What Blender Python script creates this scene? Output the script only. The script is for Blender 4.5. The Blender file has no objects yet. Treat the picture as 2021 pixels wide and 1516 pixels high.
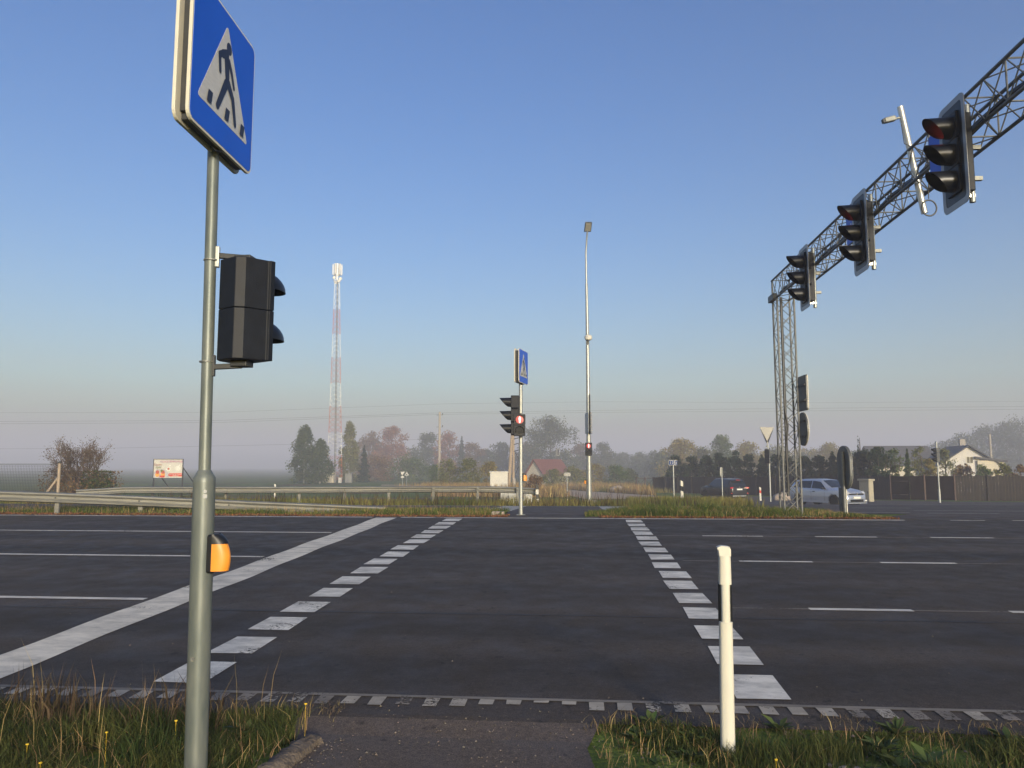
import bpy, math, random
import numpy as np
from mathutils import Vector, Matrix

scn = bpy.context.scene
R = math.radians
random.seed(7); RNG = np.random.default_rng(7)

# ------------------------------------------------------------------ camera
FPX, CX, CY, HOR, CAMZ = 1520.0, 1010.5, 758.0, 920.0, 1.75
PITCH = math.atan((HOR - CY) / FPX)
cd = bpy.data.cameras.new('camera'); cam = bpy.data.objects.new('camera', cd)
scn.collection.objects.link(cam); scn.camera = cam
cd.sensor_width = 36.0; cd.lens = 36.0 * FPX / 2021.0; cd.clip_start = 0.05; cd.clip_end = 20000
cam.location = (0, 0, CAMZ); cam.rotation_euler = (math.pi / 2 + PITCH, 0, 0)

# ------------------------------------------------------------------ sky and sun
SUN_EL, SUN_AZ = 9.8, 17.0      # degrees; azimuth measured from straight behind the camera towards the right
w = bpy.data.worlds.new('World'); scn.world = w; w.use_nodes = True
nt = w.node_tree; bg = nt.nodes['Background']
sky = nt.nodes.new('ShaderNodeTexSky'); sky.sky_type = 'NISHITA'; sky.sun_disc = False
sky.sun_elevation = R(SUN_EL); sky.sun_rotation = R(180 - SUN_AZ)
sky.air_density = 1.06; sky.dust_density = 3.5; sky.ozone_density = 2.2; sky.altitude = 100
hsv = nt.nodes.new('ShaderNodeHueSaturation'); hsv.inputs['Saturation'].default_value = 1.3; hsv.inputs['Hue'].default_value = .517
gm = nt.nodes.new('ShaderNodeGamma'); gm.inputs['Gamma'].default_value = 1.03; nt.links.new(sky.outputs['Color'], gm.inputs['Color']); nt.links.new(gm.outputs['Color'], hsv.inputs['Color']); nt.links.new(hsv.outputs['Color'], bg.inputs['Color']); bg.inputs['Strength'].default_value = 0.12
sd = bpy.data.lights.new('sun', 'SUN'); sun = bpy.data.objects.new('sun', sd); scn.collection.objects.link(sun)
sd.energy = 2.7; sd.angle = R(8.0); sd.color = (1.0, 0.92, 0.81)   # low sun, softened by the mist
sdir = Vector((math.sin(R(SUN_AZ)) * math.cos(R(SUN_EL)), -math.cos(R(SUN_AZ)) * math.cos(R(SUN_EL)), math.sin(R(SUN_EL))))
sun.rotation_euler = sdir.to_track_quat('Z', 'Y').to_euler(); sun.location = (10, -30, 30)
vs = scn.view_settings; vs.view_transform = 'Standard'; vs.look = 'None'; vs.exposure = 0.88; vs.gamma = 1.0
vs.use_curve_mapping = False
scn.render.engine = 'CYCLES'
scn.cycles.use_denoising = True
scn.cycles.max_bounces = 6; scn.cycles.transparent_max_bounces = 12; scn.cycles.volume_bounces = 1

# ------------------------------------------------------------------ survey helpers
def at(u, v, Y):
    """world point seen at photo position (u,v) at ground distance Y"""
    a, b = (u - CX) / FPX, (CY - v) / FPX
    cp, sp = math.cos(PITCH), math.sin(PITCH)
    dy, dz = cp - b * sp, sp + b * cp
    k = Y / dy
    return Vector((a * k, Y, CAMZ + dz * k))
TILT = math.atan(0.085); CS, SN = math.cos(TILT), math.sin(TILT)
def rt(s, t): return (s * CS + t * SN, -s * SN + t * CS)
def st(x, y): return (x * CS - y * SN, x * SN + y * CS)
KN = [(-500, -.2), (3.2, .07), (4.8, .108), (5.1, .1408), (18.75, .5175), (19.5, .525), (20.9, .51), (30, .22), (34, .12), (44, -.43), (65, -.97),
      (108, -1.7), (176, -1.95), (400, -3.0), (5000, -6.0)]
KT = np.array([k[0] for k in KN], float); KZ = np.array([k[1] for k in KN], float)
def Gt(t): return float(np.interp(t, KT, KZ))
def G(x, y): return Gt(x * SN + y * CS)
def gp(u, Y):
    """ground point under photo column u at distance Y"""
    x = (u - CX) / FPX * Y * 0.994
    for _ in range(3):
        z = G(x, Y); x = (u - CX) / FPX * (Y * math.cos(PITCH) + (z - CAMZ) * math.sin(PITCH))
    return Vector((x, Y, G(x, Y)))

# ------------------------------------------------------------------ mesh builder
class MB:
    def __init__(s): s.v = []; s.f = []; s.M = None
    def add(s, vs, fs):
        b = len(s.v)
        if s.M is not None: vs = [s.M @ Vector(p) for p in vs]
        s.v += [tuple(p) for p in vs]; s.f += [tuple(b + i for i in f) for f in fs]; return s
    def box(s, c, d, rz=0.0, ry=0.0, rx=0.0, taper=1.0):
        h = [x / 2 for x in d]
        m = Matrix.Translation(c) @ Matrix.Rotation(rz, 4, 'Z') @ Matrix.Rotation(ry, 4, 'Y') @ Matrix.Rotation(rx, 4, 'X')
        vs = []
        for z in (-1, 1):
            k = taper if z > 0 else 1
            for x, y in ((-1, -1), (1, -1), (1, 1), (-1, 1)): vs.append(m @ Vector((x * h[0] * k, y * h[1] * k, z * h[2])))
        return s.add(vs, [(3, 2, 1, 0), (4, 5, 6, 7), (0, 1, 5, 4), (1, 2, 6, 5), (2, 3, 7, 6), (3, 0, 4, 7)])
    def path(s, pts, rs, n=8, cap=True):
        pts = [Vector(p) for p in pts]
        if not isinstance(rs, (list, tuple)): rs = [rs] * len(pts)
        vs, fs = [], []; ref = None
        for i, p in enumerate(pts):
            a = pts[max(i - 1, 0)]; b = pts[min(i + 1, len(pts) - 1)]
            d = (b - a); d = d.normalized() if d.length > 1e-9 else Vector((0, 0, 1))
            if ref is None: ref = Vector((0, 0, 1)) if abs(d.z) < .9 else Vector((1, 0, 0))
            e1 = d.cross(ref); e1 = e1.normalized() if e1.length > 1e-6 else d.orthogonal().normalized()
            e2 = e1.cross(d); ref = e2
            for k in range(n):
                q = 2 * math.pi * (k + .5) / n
                vs.append(p + e1 * math.cos(q) * rs[i] + e2 * math.sin(q) * rs[i])
        for i in range(len(pts) - 1):
            for k in range(n):
                a = i * n + k; b = i * n + (k + 1) % n
                fs.append((a, a + n, b + n, b))
        if cap:
            fs.append(tuple(range(n))); m = (len(pts) - 1) * n
            fs.append(tuple(m + k for k in reversed(range(n))))
        return s.add(vs, fs)
    def bar(s, a, b, r, n=6): return s.path([a, b], r, n)
    def strut(s, a, b, w, h=None):
        return s.path([a, b], w * .707, 4)
    def plate(s, poly, y0, y1, hole=None):
        """prism of an (x,z) polygon, from y0 (front) to y1"""
        n = len(poly)
        if hole is None:
            vs = [(x, y0, z) for x, z in poly] + [(x, y1, z) for x, z in poly]
            fs = [tuple(range(n)), tuple(n + i for i in reversed(range(n)))]
            fs += [(i, n + i, n + (i + 1) % n, (i + 1) % n) for i in range(n)]
        else:
            vs = [(x, y0, z) for x, z in poly] + [(x, y1, z) for x, z in poly] + [(x, y0, z) for x, z in hole] + [(x, y1, z) for x, z in hole]
            fs = []
            for i in range(n):
                j = (i + 1) % n
                fs += [(i, n + i, n + j, j), (i, j, 2 * n + j, 2 * n + i), (n + j, n + i, 3 * n + i, 3 * n + j), (2 * n + j, 3 * n + j, 3 * n + i, 2 * n + i)]
        return s.add(vs, fs)
    def flat(s, poly, y):
        return s.add([(x, y, z) for x, z in poly], [tuple(range(len(poly)))])
    def lathe(s, prof, c=(0, 0, 0), n=20, axis='Z'):
        vs, fs = [], []
        for r, h in prof:
            for k in range(n):
                q = 2 * math.pi * k / n
                p = (r * math.cos(q), r * math.sin(q), h)
                if axis == 'Y': p = (p[0], p[2], p[1])
                vs.append((p[0] + c[0], p[1] + c[1], p[2] + c[2]))
        for i in range(len(prof) - 1):
            for k in range(n):
                a = i * n + k; b = i * n + (k + 1) % n
                fs.append((a, b, b + n, a + n))
        fs.append(tuple(reversed(range(n)))); m = (len(prof) - 1) * n; fs.append(tuple(m + k for k in range(n)))
        return s.add(vs, fs)
    def grid(s, fn, nu, nv):
        vs = [fn(i / nu, j / nv) for i in range(nu + 1) for j in range(nv + 1)]
        fs = [(i * (nv + 1) + j, (i + 1) * (nv + 1) + j, (i + 1) * (nv + 1) + j + 1, i * (nv + 1) + j + 1) for i in range(nu) for j in range(nv)]
        return s.add(vs, fs)
    def build(s, name, mat, parent=None, smooth=False, bevel=0.0, thick=0.0):
        me = bpy.data.meshes.new(name); me.from_pydata(s.v, [], s.f); me.update()
        o = bpy.data.objects.new(name, me); scn.collection.objects.link(o)
        me.materials.append(mat)
        if smooth:
            me.polygons.foreach_set('use_smooth', [True] * len(me.polygons)); me.set_sharp_from_angle(angle=R(40))
        if thick: md = o.modifiers.new('s', 'SOLIDIFY'); md.thickness = thick; md.offset = 0
        if bevel: md = o.modifiers.new('b', 'BEVEL'); md.width = bevel; md.segments = 2; md.limit_method = 'ANGLE'
        if parent: o.parent = parent
        return o

def empty(name, loc=(0, 0, 0), rz=0.0, rx=0.0, ry=0.0):
    o = bpy.data.objects.new(name, None); scn.collection.objects.link(o)
    o.location = loc; o.rotation_euler = (rx, ry, rz); o.empty_display_size = .1; return o
def tag(o, label, cat, group=None, kind=None):
    o['label'] = label; o['category'] = cat
    if group: o['group'] = group
    if kind: o['kind'] = kind
    return o
def structure(o): o['kind'] = 'structure'; return o
def copy_tree(o, parent=None):
    c = o.copy(); scn.collection.objects.link(c); c.parent = parent
    for ch in list(o.children): copy_tree(ch, c)
    return c
def rrect(w, h, r, n=5, cx=0, cz=0):
    pts = []
    for sx, sz, a0 in ((1, -1, -90), (1, 1, 0), (-1, 1, 90), (-1, -1, 180)):
        for k in range(n + 1):
            a = R(a0 + 90 * k / n)
            pts.append((cx + sx * (w / 2 - r) + r * math.cos(a), cz + sz * (h / 2 - r) + r * math.sin(a)))
    return pts
def circ(r, n=24, cx=0, cz=0): return [(cx + r * math.cos(2 * math.pi * k / n), cz + r * math.sin(2 * math.pi * k / n)) for k in range(n)]
def capsule(p0, p1, r0, r1=None, n=6):
    r1 = r1 or r0; a = math.atan2(p1[1] - p0[1], p1[0] - p0[0]); pts = []
    for k in range(n + 1): q = a + math.pi / 2 + math.pi * k / n; pts.append((p0[0] + r0 * math.cos(q), p0[1] + r0 * math.sin(q)))
    for k in range(n + 1): q = a - math.pi / 2 + math.pi * k / n; pts.append((p1[0] + r1 * math.cos(q), p1[1] + r1 * math.sin(q)))
    return pts

# ------------------------------------------------------------------ materials
def mat(name, col, rough=.6, metal=0.0, var=.12, scale=6.0, bump=0.0, bscale=80.0, col2=None, spec=.4, rnd=0.0, detail=4, emit=None, estr=0, sub=0, stretch=None, trans=0.0):
    m = bpy.data.materials.new(name); m.use_nodes = True; n = m.node_tree.nodes; l = m.node_tree.links
    p = n['Principled BSDF']; p.inputs['Roughness'].default_value = rough; p.inputs['Metallic'].default_value = metal
    p.inputs['Specular IOR Level'].default_value = spec
    tc = n.new('ShaderNodeTexCoord'); mp = n.new('ShaderNodeMapping'); l.new(tc.outputs['Object'], mp.inputs['Vector'])
    if stretch: mp.inputs['Scale'].default_value = stretch
    nz = n.new('ShaderNodeTexNoise'); nz.inputs['Scale'].default_value = scale; nz.inputs['Detail'].default_value = detail
    l.new(mp.outputs['Vector'], nz.inputs['Vector'])
    rp = n.new('ShaderNodeValToRGB'); rp.color_ramp.elements[0].position = .3; rp.color_ramp.elements[1].position = .7
    c2 = col2 if col2 else tuple(min(1, c * (1 + var)) for c in col)
    c1 = col if col2 else tuple(c * (1 - var) for c in col)
    rp.color_ramp.elements[0].color = (*c1, 1); rp.color_ramp.elements[1].color = (*c2, 1)
    l.new(nz.outputs['Fac'], rp.inputs['Fac']); out = rp.outputs['Color']
    if rnd:
        ge = n.new('ShaderNodeNewGeometry'); hs = n.new('ShaderNodeHueSaturation')
        mr = n.new('ShaderNodeMapRange'); mr.inputs['To Min'].default_value = 1 - rnd; mr.inputs['To Max'].default_value = 1 + rnd
        l.new(ge.outputs['Random Per Island'], mr.inputs['Value']); l.new(mr.outputs['Result'], hs.inputs['Value'])
        mh = n.new('ShaderNodeMapRange'); mh.inputs['To Min'].default_value = .5 + rnd * .07; mh.inputs['To Max'].default_value = .5 - rnd * .07
        wn = n.new('ShaderNodeMath'); wn.operation = 'FRACT'; mu = n.new('ShaderNodeMath'); mu.operation = 'MULTIPLY'; mu.inputs[1].default_value = 7.31
        l.new(ge.outputs['Random Per Island'], mu.inputs[0]); l.new(mu.outputs[0], wn.inputs[0]); l.new(wn.outputs[0], mh.inputs['Value'])
        l.new(mh.outputs['Result'], hs.inputs['Hue']); l.new(out, hs.inputs['Color']); out = hs.outputs['Color']
    l.new(out, p.inputs['Base Color'])
    if bump:
        bn = n.new('ShaderNodeTexNoise'); bn.inputs['Scale'].default_value = bscale; bn.inputs['Detail'].default_value = 3
        l.new(mp.outputs['Vector'], bn.inputs['Vector'])
        bp = n.new('ShaderNodeBump'); bp.inputs['Strength'].default_value = bump; bp.inputs['Distance'].default_value = .02
        l.new(bn.outputs['Fac'], bp.inputs['Height']); l.new(bp.outputs['Normal'], p.inputs['Normal'])
    if emit: p.inputs['Emission Color'].default_value = (*emit, 1); p.inputs['Emission Strength'].default_value = estr
    if trans:
        tr = n.new('ShaderNodeBsdfTranslucent'); l.new(out, tr.inputs['Color']); mx = n.new('ShaderNodeMixShader'); mx.inputs[0].default_value = trans
        l.new(p.outputs[0], mx.inputs[1]); l.new(tr.outputs[0], mx.inputs[2]); l.new(mx.outputs[0], n['Material Output'].inputs['Surface'])
    return m

def asphalt(name, base, streak=.35, speck=.35, warm=(1, 1, 1)):
    m = bpy.data.materials.new(name); m.use_nodes = True; n = m.node_tree.nodes; l = m.node_tree.links
    p = n['Principled BSDF']; p.inputs['Specular IOR Level'].default_value = .3
    tc = n.new('ShaderNodeTexCoord')
    rot = n.new('ShaderNodeMapping'); rot.inputs['Rotation'].default_value = (0, 0, TILT); l.new(tc.outputs['Object'], rot.inputs['Vector'])
    stx = n.new('ShaderNodeMapping'); stx.inputs['Scale'].default_value = (.035, 1.15, 1); l.new(rot.outputs['Vector'], stx.inputs['Vector'])
    def noise(vec, sc, det=3):
        q = n.new('ShaderNodeTexNoise'); q.inputs['Scale'].default_value = sc; q.inputs['Detail'].default_value = det; l.new(vec, q.inputs['Vector']); return q.outputs['Fac']
    def mr(v, a, b, lo=.3, hi=.7):
        q = n.new('ShaderNodeMapRange'); q.inputs['From Min'].default_value = lo; q.inputs['From Max'].default_value = hi
        q.inputs['To Min'].default_value = a; q.inputs['To Max'].default_value = b; l.new(v, q.inputs['Value']); return q.outputs['Result']
    def mul(a, b):
        q = n.new('ShaderNodeMath'); q.operation = 'MULTIPLY'; l.new(a, q.inputs[0]); l.new(b, q.inputs[1]); return q.outputs[0]
    a = mr(noise(stx.outputs['Vector'], 1.0, 5), 1 - streak, 1 + streak)
    b = mr(noise(rot.outputs['Vector'], .8, 6), .86, 1.14)
    c = mr(noise(rot.outputs['Vector'], 120, 2), 1 - speck, 1 + speck)
    d = mr(noise(rot.outputs['Vector'], 26, 4), .8, 1.2)
    sx = n.new('ShaderNodeSeparateXYZ'); l.new(rot.outputs['Vector'], sx.inputs[0])
    ph = n.new('ShaderNodeMath'); ph.operation = 'MULTIPLY_ADD'; l.new(sx.outputs['Y'], ph.inputs[0]); ph.inputs[1].default_value = 2 * math.pi / 1.66; ph.inputs[2].default_value = .9
    sn = n.new('ShaderNodeMath'); sn.operation = 'SINE'; l.new(ph.outputs[0], sn.inputs[0])
    a = mul(a, mr(sn.outputs[0], 1 - streak * .32, 1 + streak * .32, -1, 1))
    f = mul(mul(a, b), mul(c, d))
    # dark spots: pitted aggregate and old oil drips
    e = mr(noise(rot.outputs['Vector'], 9, 2), .45, 1.0, .27, .33); f = mul(f, e)
    vo = n.new('ShaderNodeVectorMath'); vo.operation = 'SCALE'; vo.inputs[0].default_value = base; l.new(f, vo.inputs['Scale'])
    l.new(vo.outputs['Vector'], p.inputs['Base Color'])
    l.new(mr(noise(rot.outputs['Vector'], 3, 4), .62, .9), p.inputs['Roughness'])
    bp = n.new('ShaderNodeBump'); bp.inputs['Strength'].default_value = .5; bp.inputs['Distance'].default_value = .006
    l.new(noise(rot.outputs['Vector'], 150, 2), bp.inputs['Height']); l.new(bp.outputs['Normal'], p.inputs['Normal'])
    return m

def paint(name, col, worn=.25, hole=0.0):
    """road paint, tyre-dirtied, with chips that let the asphalt show"""
    m = bpy.data.materials.new(name); m.use_nodes = True; n = m.node_tree.nodes; l = m.node_tree.links
    p = n['Principled BSDF']; p.inputs['Roughness'].default_value = .75
    tc = n.new('ShaderNodeTexCoord'); rot = n.new('ShaderNodeMapping'); rot.inputs['Rotation'].default_value = (0, 0, TILT); l.new(tc.outputs['Object'], rot.inputs['Vector'])
    s1 = n.new('ShaderNodeMapping'); s1.inputs['Scale'].default_value = (1.3, 2.4, 1); l.new(rot.outputs['Vector'], s1.inputs['Vector'])
    nz = n.new('ShaderNodeTexNoise'); nz.inputs['Scale'].default_value = 2.2; nz.inputs['Detail'].default_value = 7; nz.inputs['Roughness'].default_value = .65; l.new(s1.outputs['Vector'], nz.inputs['Vector'])
    rp = n.new('ShaderNodeValToRGB'); e = rp.color_ramp.elements
    e[0].position = .25; e[0].color = (*[c * (1 - worn * 1.5) for c in col], 1); e[1].position = .62; e[1].color = (*col, 1)
    l.new(nz.outputs['Fac'], rp.inputs['Fac']); l.new(rp.outputs['Color'], p.inputs['Base Color'])
    n2 = n.new('ShaderNodeTexNoise'); n2.inputs['Scale'].default_value = 38; n2.inputs['Detail'].default_value = 6; n2.inputs['Roughness'].default_value = .7; l.new(rot.outputs['Vector'], n2.inputs['Vector'])
    n3 = n.new('ShaderNodeTexNoise'); n3.inputs['Scale'].default_value = 1.7; n3.inputs['Detail'].default_value = 4; l.new(rot.outputs['Vector'], n3.inputs['Vector'])
    ad = n.new('ShaderNodeMath'); ad.operation = 'ADD'; l.new(n2.outputs['Fac'], ad.inputs[0]); l.new(n3.outputs['Fac'], ad.inputs[1])
    th = n.new('ShaderNodeMapRange'); th.inputs['From Min'].default_value = .72 + hole; th.inputs['From Max'].default_value = .78 + hole; l.new(ad.outputs[0], th.inputs['Value'])
    l.new(th.outputs['Result'], p.inputs['Alpha'])
    return m

def sign_face(name, col, rough=.35):
    m = mat(name, col, rough, var=.05, scale=3, spec=.2)
    return m

def glassy(name, col=(.02, .025, .03), rough=.08): return mat(name, col, rough, var=.2, scale=2, spec=.8)

MA = {}
MA['asphalt'] = asphalt('asphalt_main', (.050, .0385, .0305), streak=.32, speck=.5)
MA['asphalt2'] = asphalt('asphalt_side', (.072, .054, .043), streak=.2)
MA['path'] = asphalt('asphalt_path', (.105, .080, .063), streak=.1, speck=.5)
MA['paint'] = paint('road_paint', (.78, .735, .65), .42, .03)
MA['paint_warm'] = paint('road_paint_stop_line', (.78, .71, .59), .36, .02)
MA['paint_thin'] = paint('road_paint_lane', (.76, .70, .61), .3, .05)
MA['paint_edge'] = paint('road_paint_edge_worn', (.44, .385, .31), .35, .10)
MA['paint_faded'] = paint('road_paint_faded', (.25, .21, .17), .4, .12)
MA['paint_strip'] = paint('road_paint_strip', (.24, .205, .165), .4, .04)
MA['tar'] = mat('tar', (.02, .02, .021), .6, var=.3)
MA['sand'] = mat('sandy_gravel', (.40, .285, .18), .95, col2=(.50, .37, .25), scale=2, bump=.4)
MA['galv'] = mat('galvanised_steel', (.30, .32, .31), .42, .55, col2=(.42, .43, .41), scale=30, bump=.08, bscale=150, stretch=(1, 1, .25))
MA['galv_pole'] = mat('galvanised_post', (.10, .122, .118), .45, .3, col2=(.19, .205, .19), scale=16, bump=.02, bscale=160, stretch=(1, 1, .22), detail=8)
MA['galv_bright'] = mat('galvanised_bright', (.55, .55, .52), .35, .7, var=.1, scale=20)
MA['galv_dull'] = mat('galvanised_dull', (.17, .175, .17), .55, .5, col2=(.24, .245, .23), scale=12)
MA['gantry'] = mat('gantry_steel', (.125, .128, .125), .6, .3, col2=(.19, .192, .185), scale=12)
MA['rail'] = mat('guard_rail_steel', (.17, .168, .15), .6, .2, col2=(.255, .25, .22), scale=5, stretch=(.3, .3, 3))
MA['black'] = mat('black_plastic', (.009, .010, .013), .42, var=.2, scale=12)
MA['black_gloss'] = mat('black_gloss', (.007, .008, .011), .36, var=.2, scale=12)
MA['housing'] = mat('signal_housing', (.006, .008, .014), .5, spec=.25, var=.25, scale=14, bump=.1, bscale=200)
MA['dark'] = mat('dark_grey_metal', (.045, .047, .05), .5, .2, var=.2, scale=9)
MA['sign_back'] = mat('sign_back_grey', (.10, .105, .105), .5, .3, var=.2, scale=5)
MA['sign_back_pale'] = mat('sign_back_pale', (.34, .33, .30), .6, .1, var=.08, scale=5)
MA['sign_rim'] = mat('sign_rim_cream', (.60, .57, .48), .5, var=.06, scale=8)
MA['blue'] = sign_face('sign_blue', (.003, .085, .58))
MA['blue_dark'] = mat('sign_dark_blue', (.008, .04, .16), .8, var=.05, spec=.03)
MA['white_sign'] = mat('sign_white_reflective', (.50, .50, .49), .4, var=.07, scale=90, stretch=(.2, .2, 1))
MA['navy'] = sign_face('sign_pictogram', (.012, .016, .035))
MA['white'] = mat('white_paint', (.58, .56, .50), .5, var=.06, scale=5)
MA['post_white'] = mat('post_plastic', (.60, .58, .50), .45, var=.08, scale=6, stretch=(1, 1, .3), bump=.05, bscale=40)
MA['orange'] = mat('button_orange', (.72, .27, .03), .4, var=.08, scale=12)
MA['red_glow'] = mat('red_signal_light', (.9, .05, .08), .4, emit=(1.0, .10, .14), estr=5.0)
MA['red_man'] = mat('red_signal_figure', (1, .5, .5), .4, emit=(1.0, .20, .20), estr=2.2)
MA['red_halo'] = mat('red_lens_lit', (.25, .01, .02), .3, emit=(1.0, .01, .04), estr=.14)
MA['lens_dark'] = mat('dark_lens', (.012, .013, .015), .55, var=.2, spec=.2)
MA['lens_red'] = mat('red_lens', (.16, .01, .006), .25, var=.2, emit=(1, .05, .02), estr=.6)
MA['lens_amber'] = mat('amber_lens', (.05, .03, .01), .25); MA['lens_green'] = mat('green_lens', (.01, .04, .03), .25)
MA['plate_white'] = mat('backplate_border', (.34, .35, .36), .4, var=.04)
MA['concrete'] = mat('concrete', (.36, .33, .29), .9, var=.2, scale=6, bump=.3)
MA['wood'] = mat('weathered_wood', (.28, .22, .16), .85, col2=(.40, .32, .24), scale=5, stretch=(4, 4, .4))
MA['fence'] = mat('grey_fence_wood', (.027, .0235, .021), .95, col2=(.060, .052, .046), spec=.08, scale=3, stretch=(3, 3, .5))
MA['gate_dark'] = mat('dark_gate_sheet', (.010, .007, .007), .9, spec=.06, var=.2, scale=4)
MA['rust'] = mat('rusty_steel', (.07, .045, .035), .8, var=.3, scale=6)
MA['cream'] = mat('cream_render', (.60, .54, .42), .85, var=.08, scale=1.2)
MA['house_white'] = mat('white_render', (.62, .59, .56), .85, var=.06, scale=1.0)
MA['roof_red'] = mat('red_brown_roof', (.17, .075, .065), .7, var=.15, scale=3)
MA['roof_grey'] = mat('slate_grey_roof', (.085, .085, .09), .8, var=.2, scale=3)
MA['window'] = glassy('window_glass', (.06, .07, .08), .1)
MA['red_band'] = mat('mast_red', (.50, .13, .06), .55, var=.12, scale=2); MA['white_band'] = mat('mast_white', (.72, .72, .70), .5, var=.05)
MA['bark'] = mat('bark', (.09, .07, .055), .9, var=.3, scale=4); MA['birch_bark'] = mat('birch_bark', (.55, .53, .48), .8, col2=(.12, .11, .1), scale=5)
MA['rock'] = mat('field_stone', (.32, .27, .23), .9, var=.25, scale=4, bump=.4, bscale=12)
MA['reflect_red'] = mat('red_reflector', (.5, .03, .02), .3)

def foliage(name, c1, c2, rnd=.4, scale=.35): return mat(name, c1, .75, col2=c2, scale=scale, rnd=rnd, spec=.15, detail=2, trans=.25)
F = dict(
    dgreen=foliage('leaves_dark_green', (.0435, .0725, .0261), (.0798, .1087, .0348)),
    green=foliage('leaves_green', (.0725, .1160, .0377), (.1305, .1668, .0522)),
    olive=foliage('leaves_olive', (.1305, .1421, .0464), (.2175, .2102, .0609)),
    yellow=foliage('leaves_yellow_olive', (.2175, .1812, .0551), (.3045, .2392, .0725)),
    brown=foliage('leaves_brown', (.1595, .1044, .0522), (.2320, .1450, .0653)),
    red=foliage('leaves_red_brown', (.2465, .1131, .0609), (.3190, .1595, .0870)),
    spruce=foliage('needles_spruce', (.0232, .0435, .0217), (.0435, .0682, .0290), .3),
    grey=foliage('leaves_grey_green', (.0798, .0986, .0522), (.1160, .1305, .0653)))
MA['grass'] = mat('grass_blades', (.065, .105, .022), .7, col2=(.135, .155, .034), scale=1.1, rnd=.45, spec=.2, trans=.3)
MA['grass_dry'] = mat('dry_grass', (.31, .21, .09), .8, col2=(.42, .30, .145), scale=.8, rnd=.35, spec=.1, trans=.3)
MA['grass_far'] = mat('meadow_blades', (.12, .14, .036), .8, col2=(.24, .19, .065), scale=.25, rnd=.4, spec=.1, trans=.2)
MA['litter'] = mat('fallen_leaves', (.12, .055, .028), .85, col2=(.21, .105, .05), scale=2, rnd=.5, spec=.1)
MA['weed'] = mat('dark_weed', (.07, .05, .03), .85, rnd=.3, spec=.1)
MA['flower'] = mat('yellow_flower', (.75, .5, .02), .6)

def ground_material():
    m = bpy.data.materials.new('ground_grass'); m.use_nodes = True; n = m.node_tree.nodes; l = m.node_tree.links
    p = n['Principled BSDF']; p.inputs['Roughness'].default_value = .95; p.inputs['Specular IOR Level'].default_value = .1
    tc = n.new('ShaderNodeTexCoord')
    def noise(sc, det=5):
        q = n.new('ShaderNodeTexNoise'); q.inputs['Scale'].default_value = sc; q.inputs['Detail'].default_value = det; l.new(tc.outputs['Object'], q.inputs['Vector']); return q.outputs['Fac']
    def ramp(f, a, b, lo, hi):
        r = n.new('ShaderNodeValToRGB'); r.color_ramp.elements[0].position = lo; r.color_ramp.elements[1].position = hi
        r.color_ramp.elements[0].color = (*a, 1); r.color_ramp.elements[1].color = (*b, 1); l.new(f, r.inputs['Fac']); return r.outputs['Color']
    def mix(a, b, f):
        x = n.new('ShaderNodeMix'); x.data_type = 'RGBA'; l.new(f, x.inputs['Factor']); l.new(a, x.inputs['A']); l.new(b, x.inputs['B']); return x.outputs['Result']
    g = ramp(noise(7, 6), (.08, .12, .026), (.155, .20, .046), .3, .7)
    d = ramp(noise(11, 5), (.075, .052, .033), (.135, .095, .055), .3, .7)
    f = ramp(noise(.09, 6), (0, 0, 0), (1, 1, 1), .50, .66)
    l.new(mix(g, d, f), p.inputs['Base Color'])
    bp = n.new('ShaderNodeBump'); bp.inputs['Strength'].default_value = .8; bp.inputs['Distance'].default_value = .05
    l.new(noise(22, 5), bp.inputs['Height']); l.new(bp.outputs['Normal'], p.inputs['Normal'])
    return m
MA['ground'] = ground_material()

# ------------------------------------------------------------------ ground, roads, markings
def ribbon(name, rows, dz, m, extra=None, ns=1):
    """sheet following the ground between s0(t) and s1(t)"""
    rows = sorted(rows); ts = [r[0] for r in rows]
    T = sorted(set([t for t in KT if ts[0] < t < ts[-1]] + ts))
    b = MB(); vs = []; fs = []
    for t in T:
        s0 = np.interp(t, ts, [r[1] for r in rows]); s1 = np.interp(t, ts, [r[2] for r in rows])
        for k in range(ns + 1):
            s = s0 + (s1 - s0) * k / ns; x, y = rt(s, t); vs.append((x, y, Gt(t) + dz))
    for i in range(len(T) - 1):
        for k in range(ns):
            a = i * (ns + 1) + k; fs.append((a, a + 1, a + ns + 2, a + ns + 1))
    b.add(vs, fs); return b.build(name, m)
def quad_st(b, s0, s1, t0, t1, dz, jit=0.0, slant=0.0):
    P = [(s0, t0), (s1, t0), (s1 + slant, t1), (s0 + slant, t1)]
    vs = []
    for s, t in P:
        if jit: s += random.uniform(-jit, jit); t += random.uniform(-jit, jit)
        x, y = rt(s, t); vs.append((x, y, Gt(t) + dz))
    b.add(vs, [(0, 1, 2, 3)])

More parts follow.
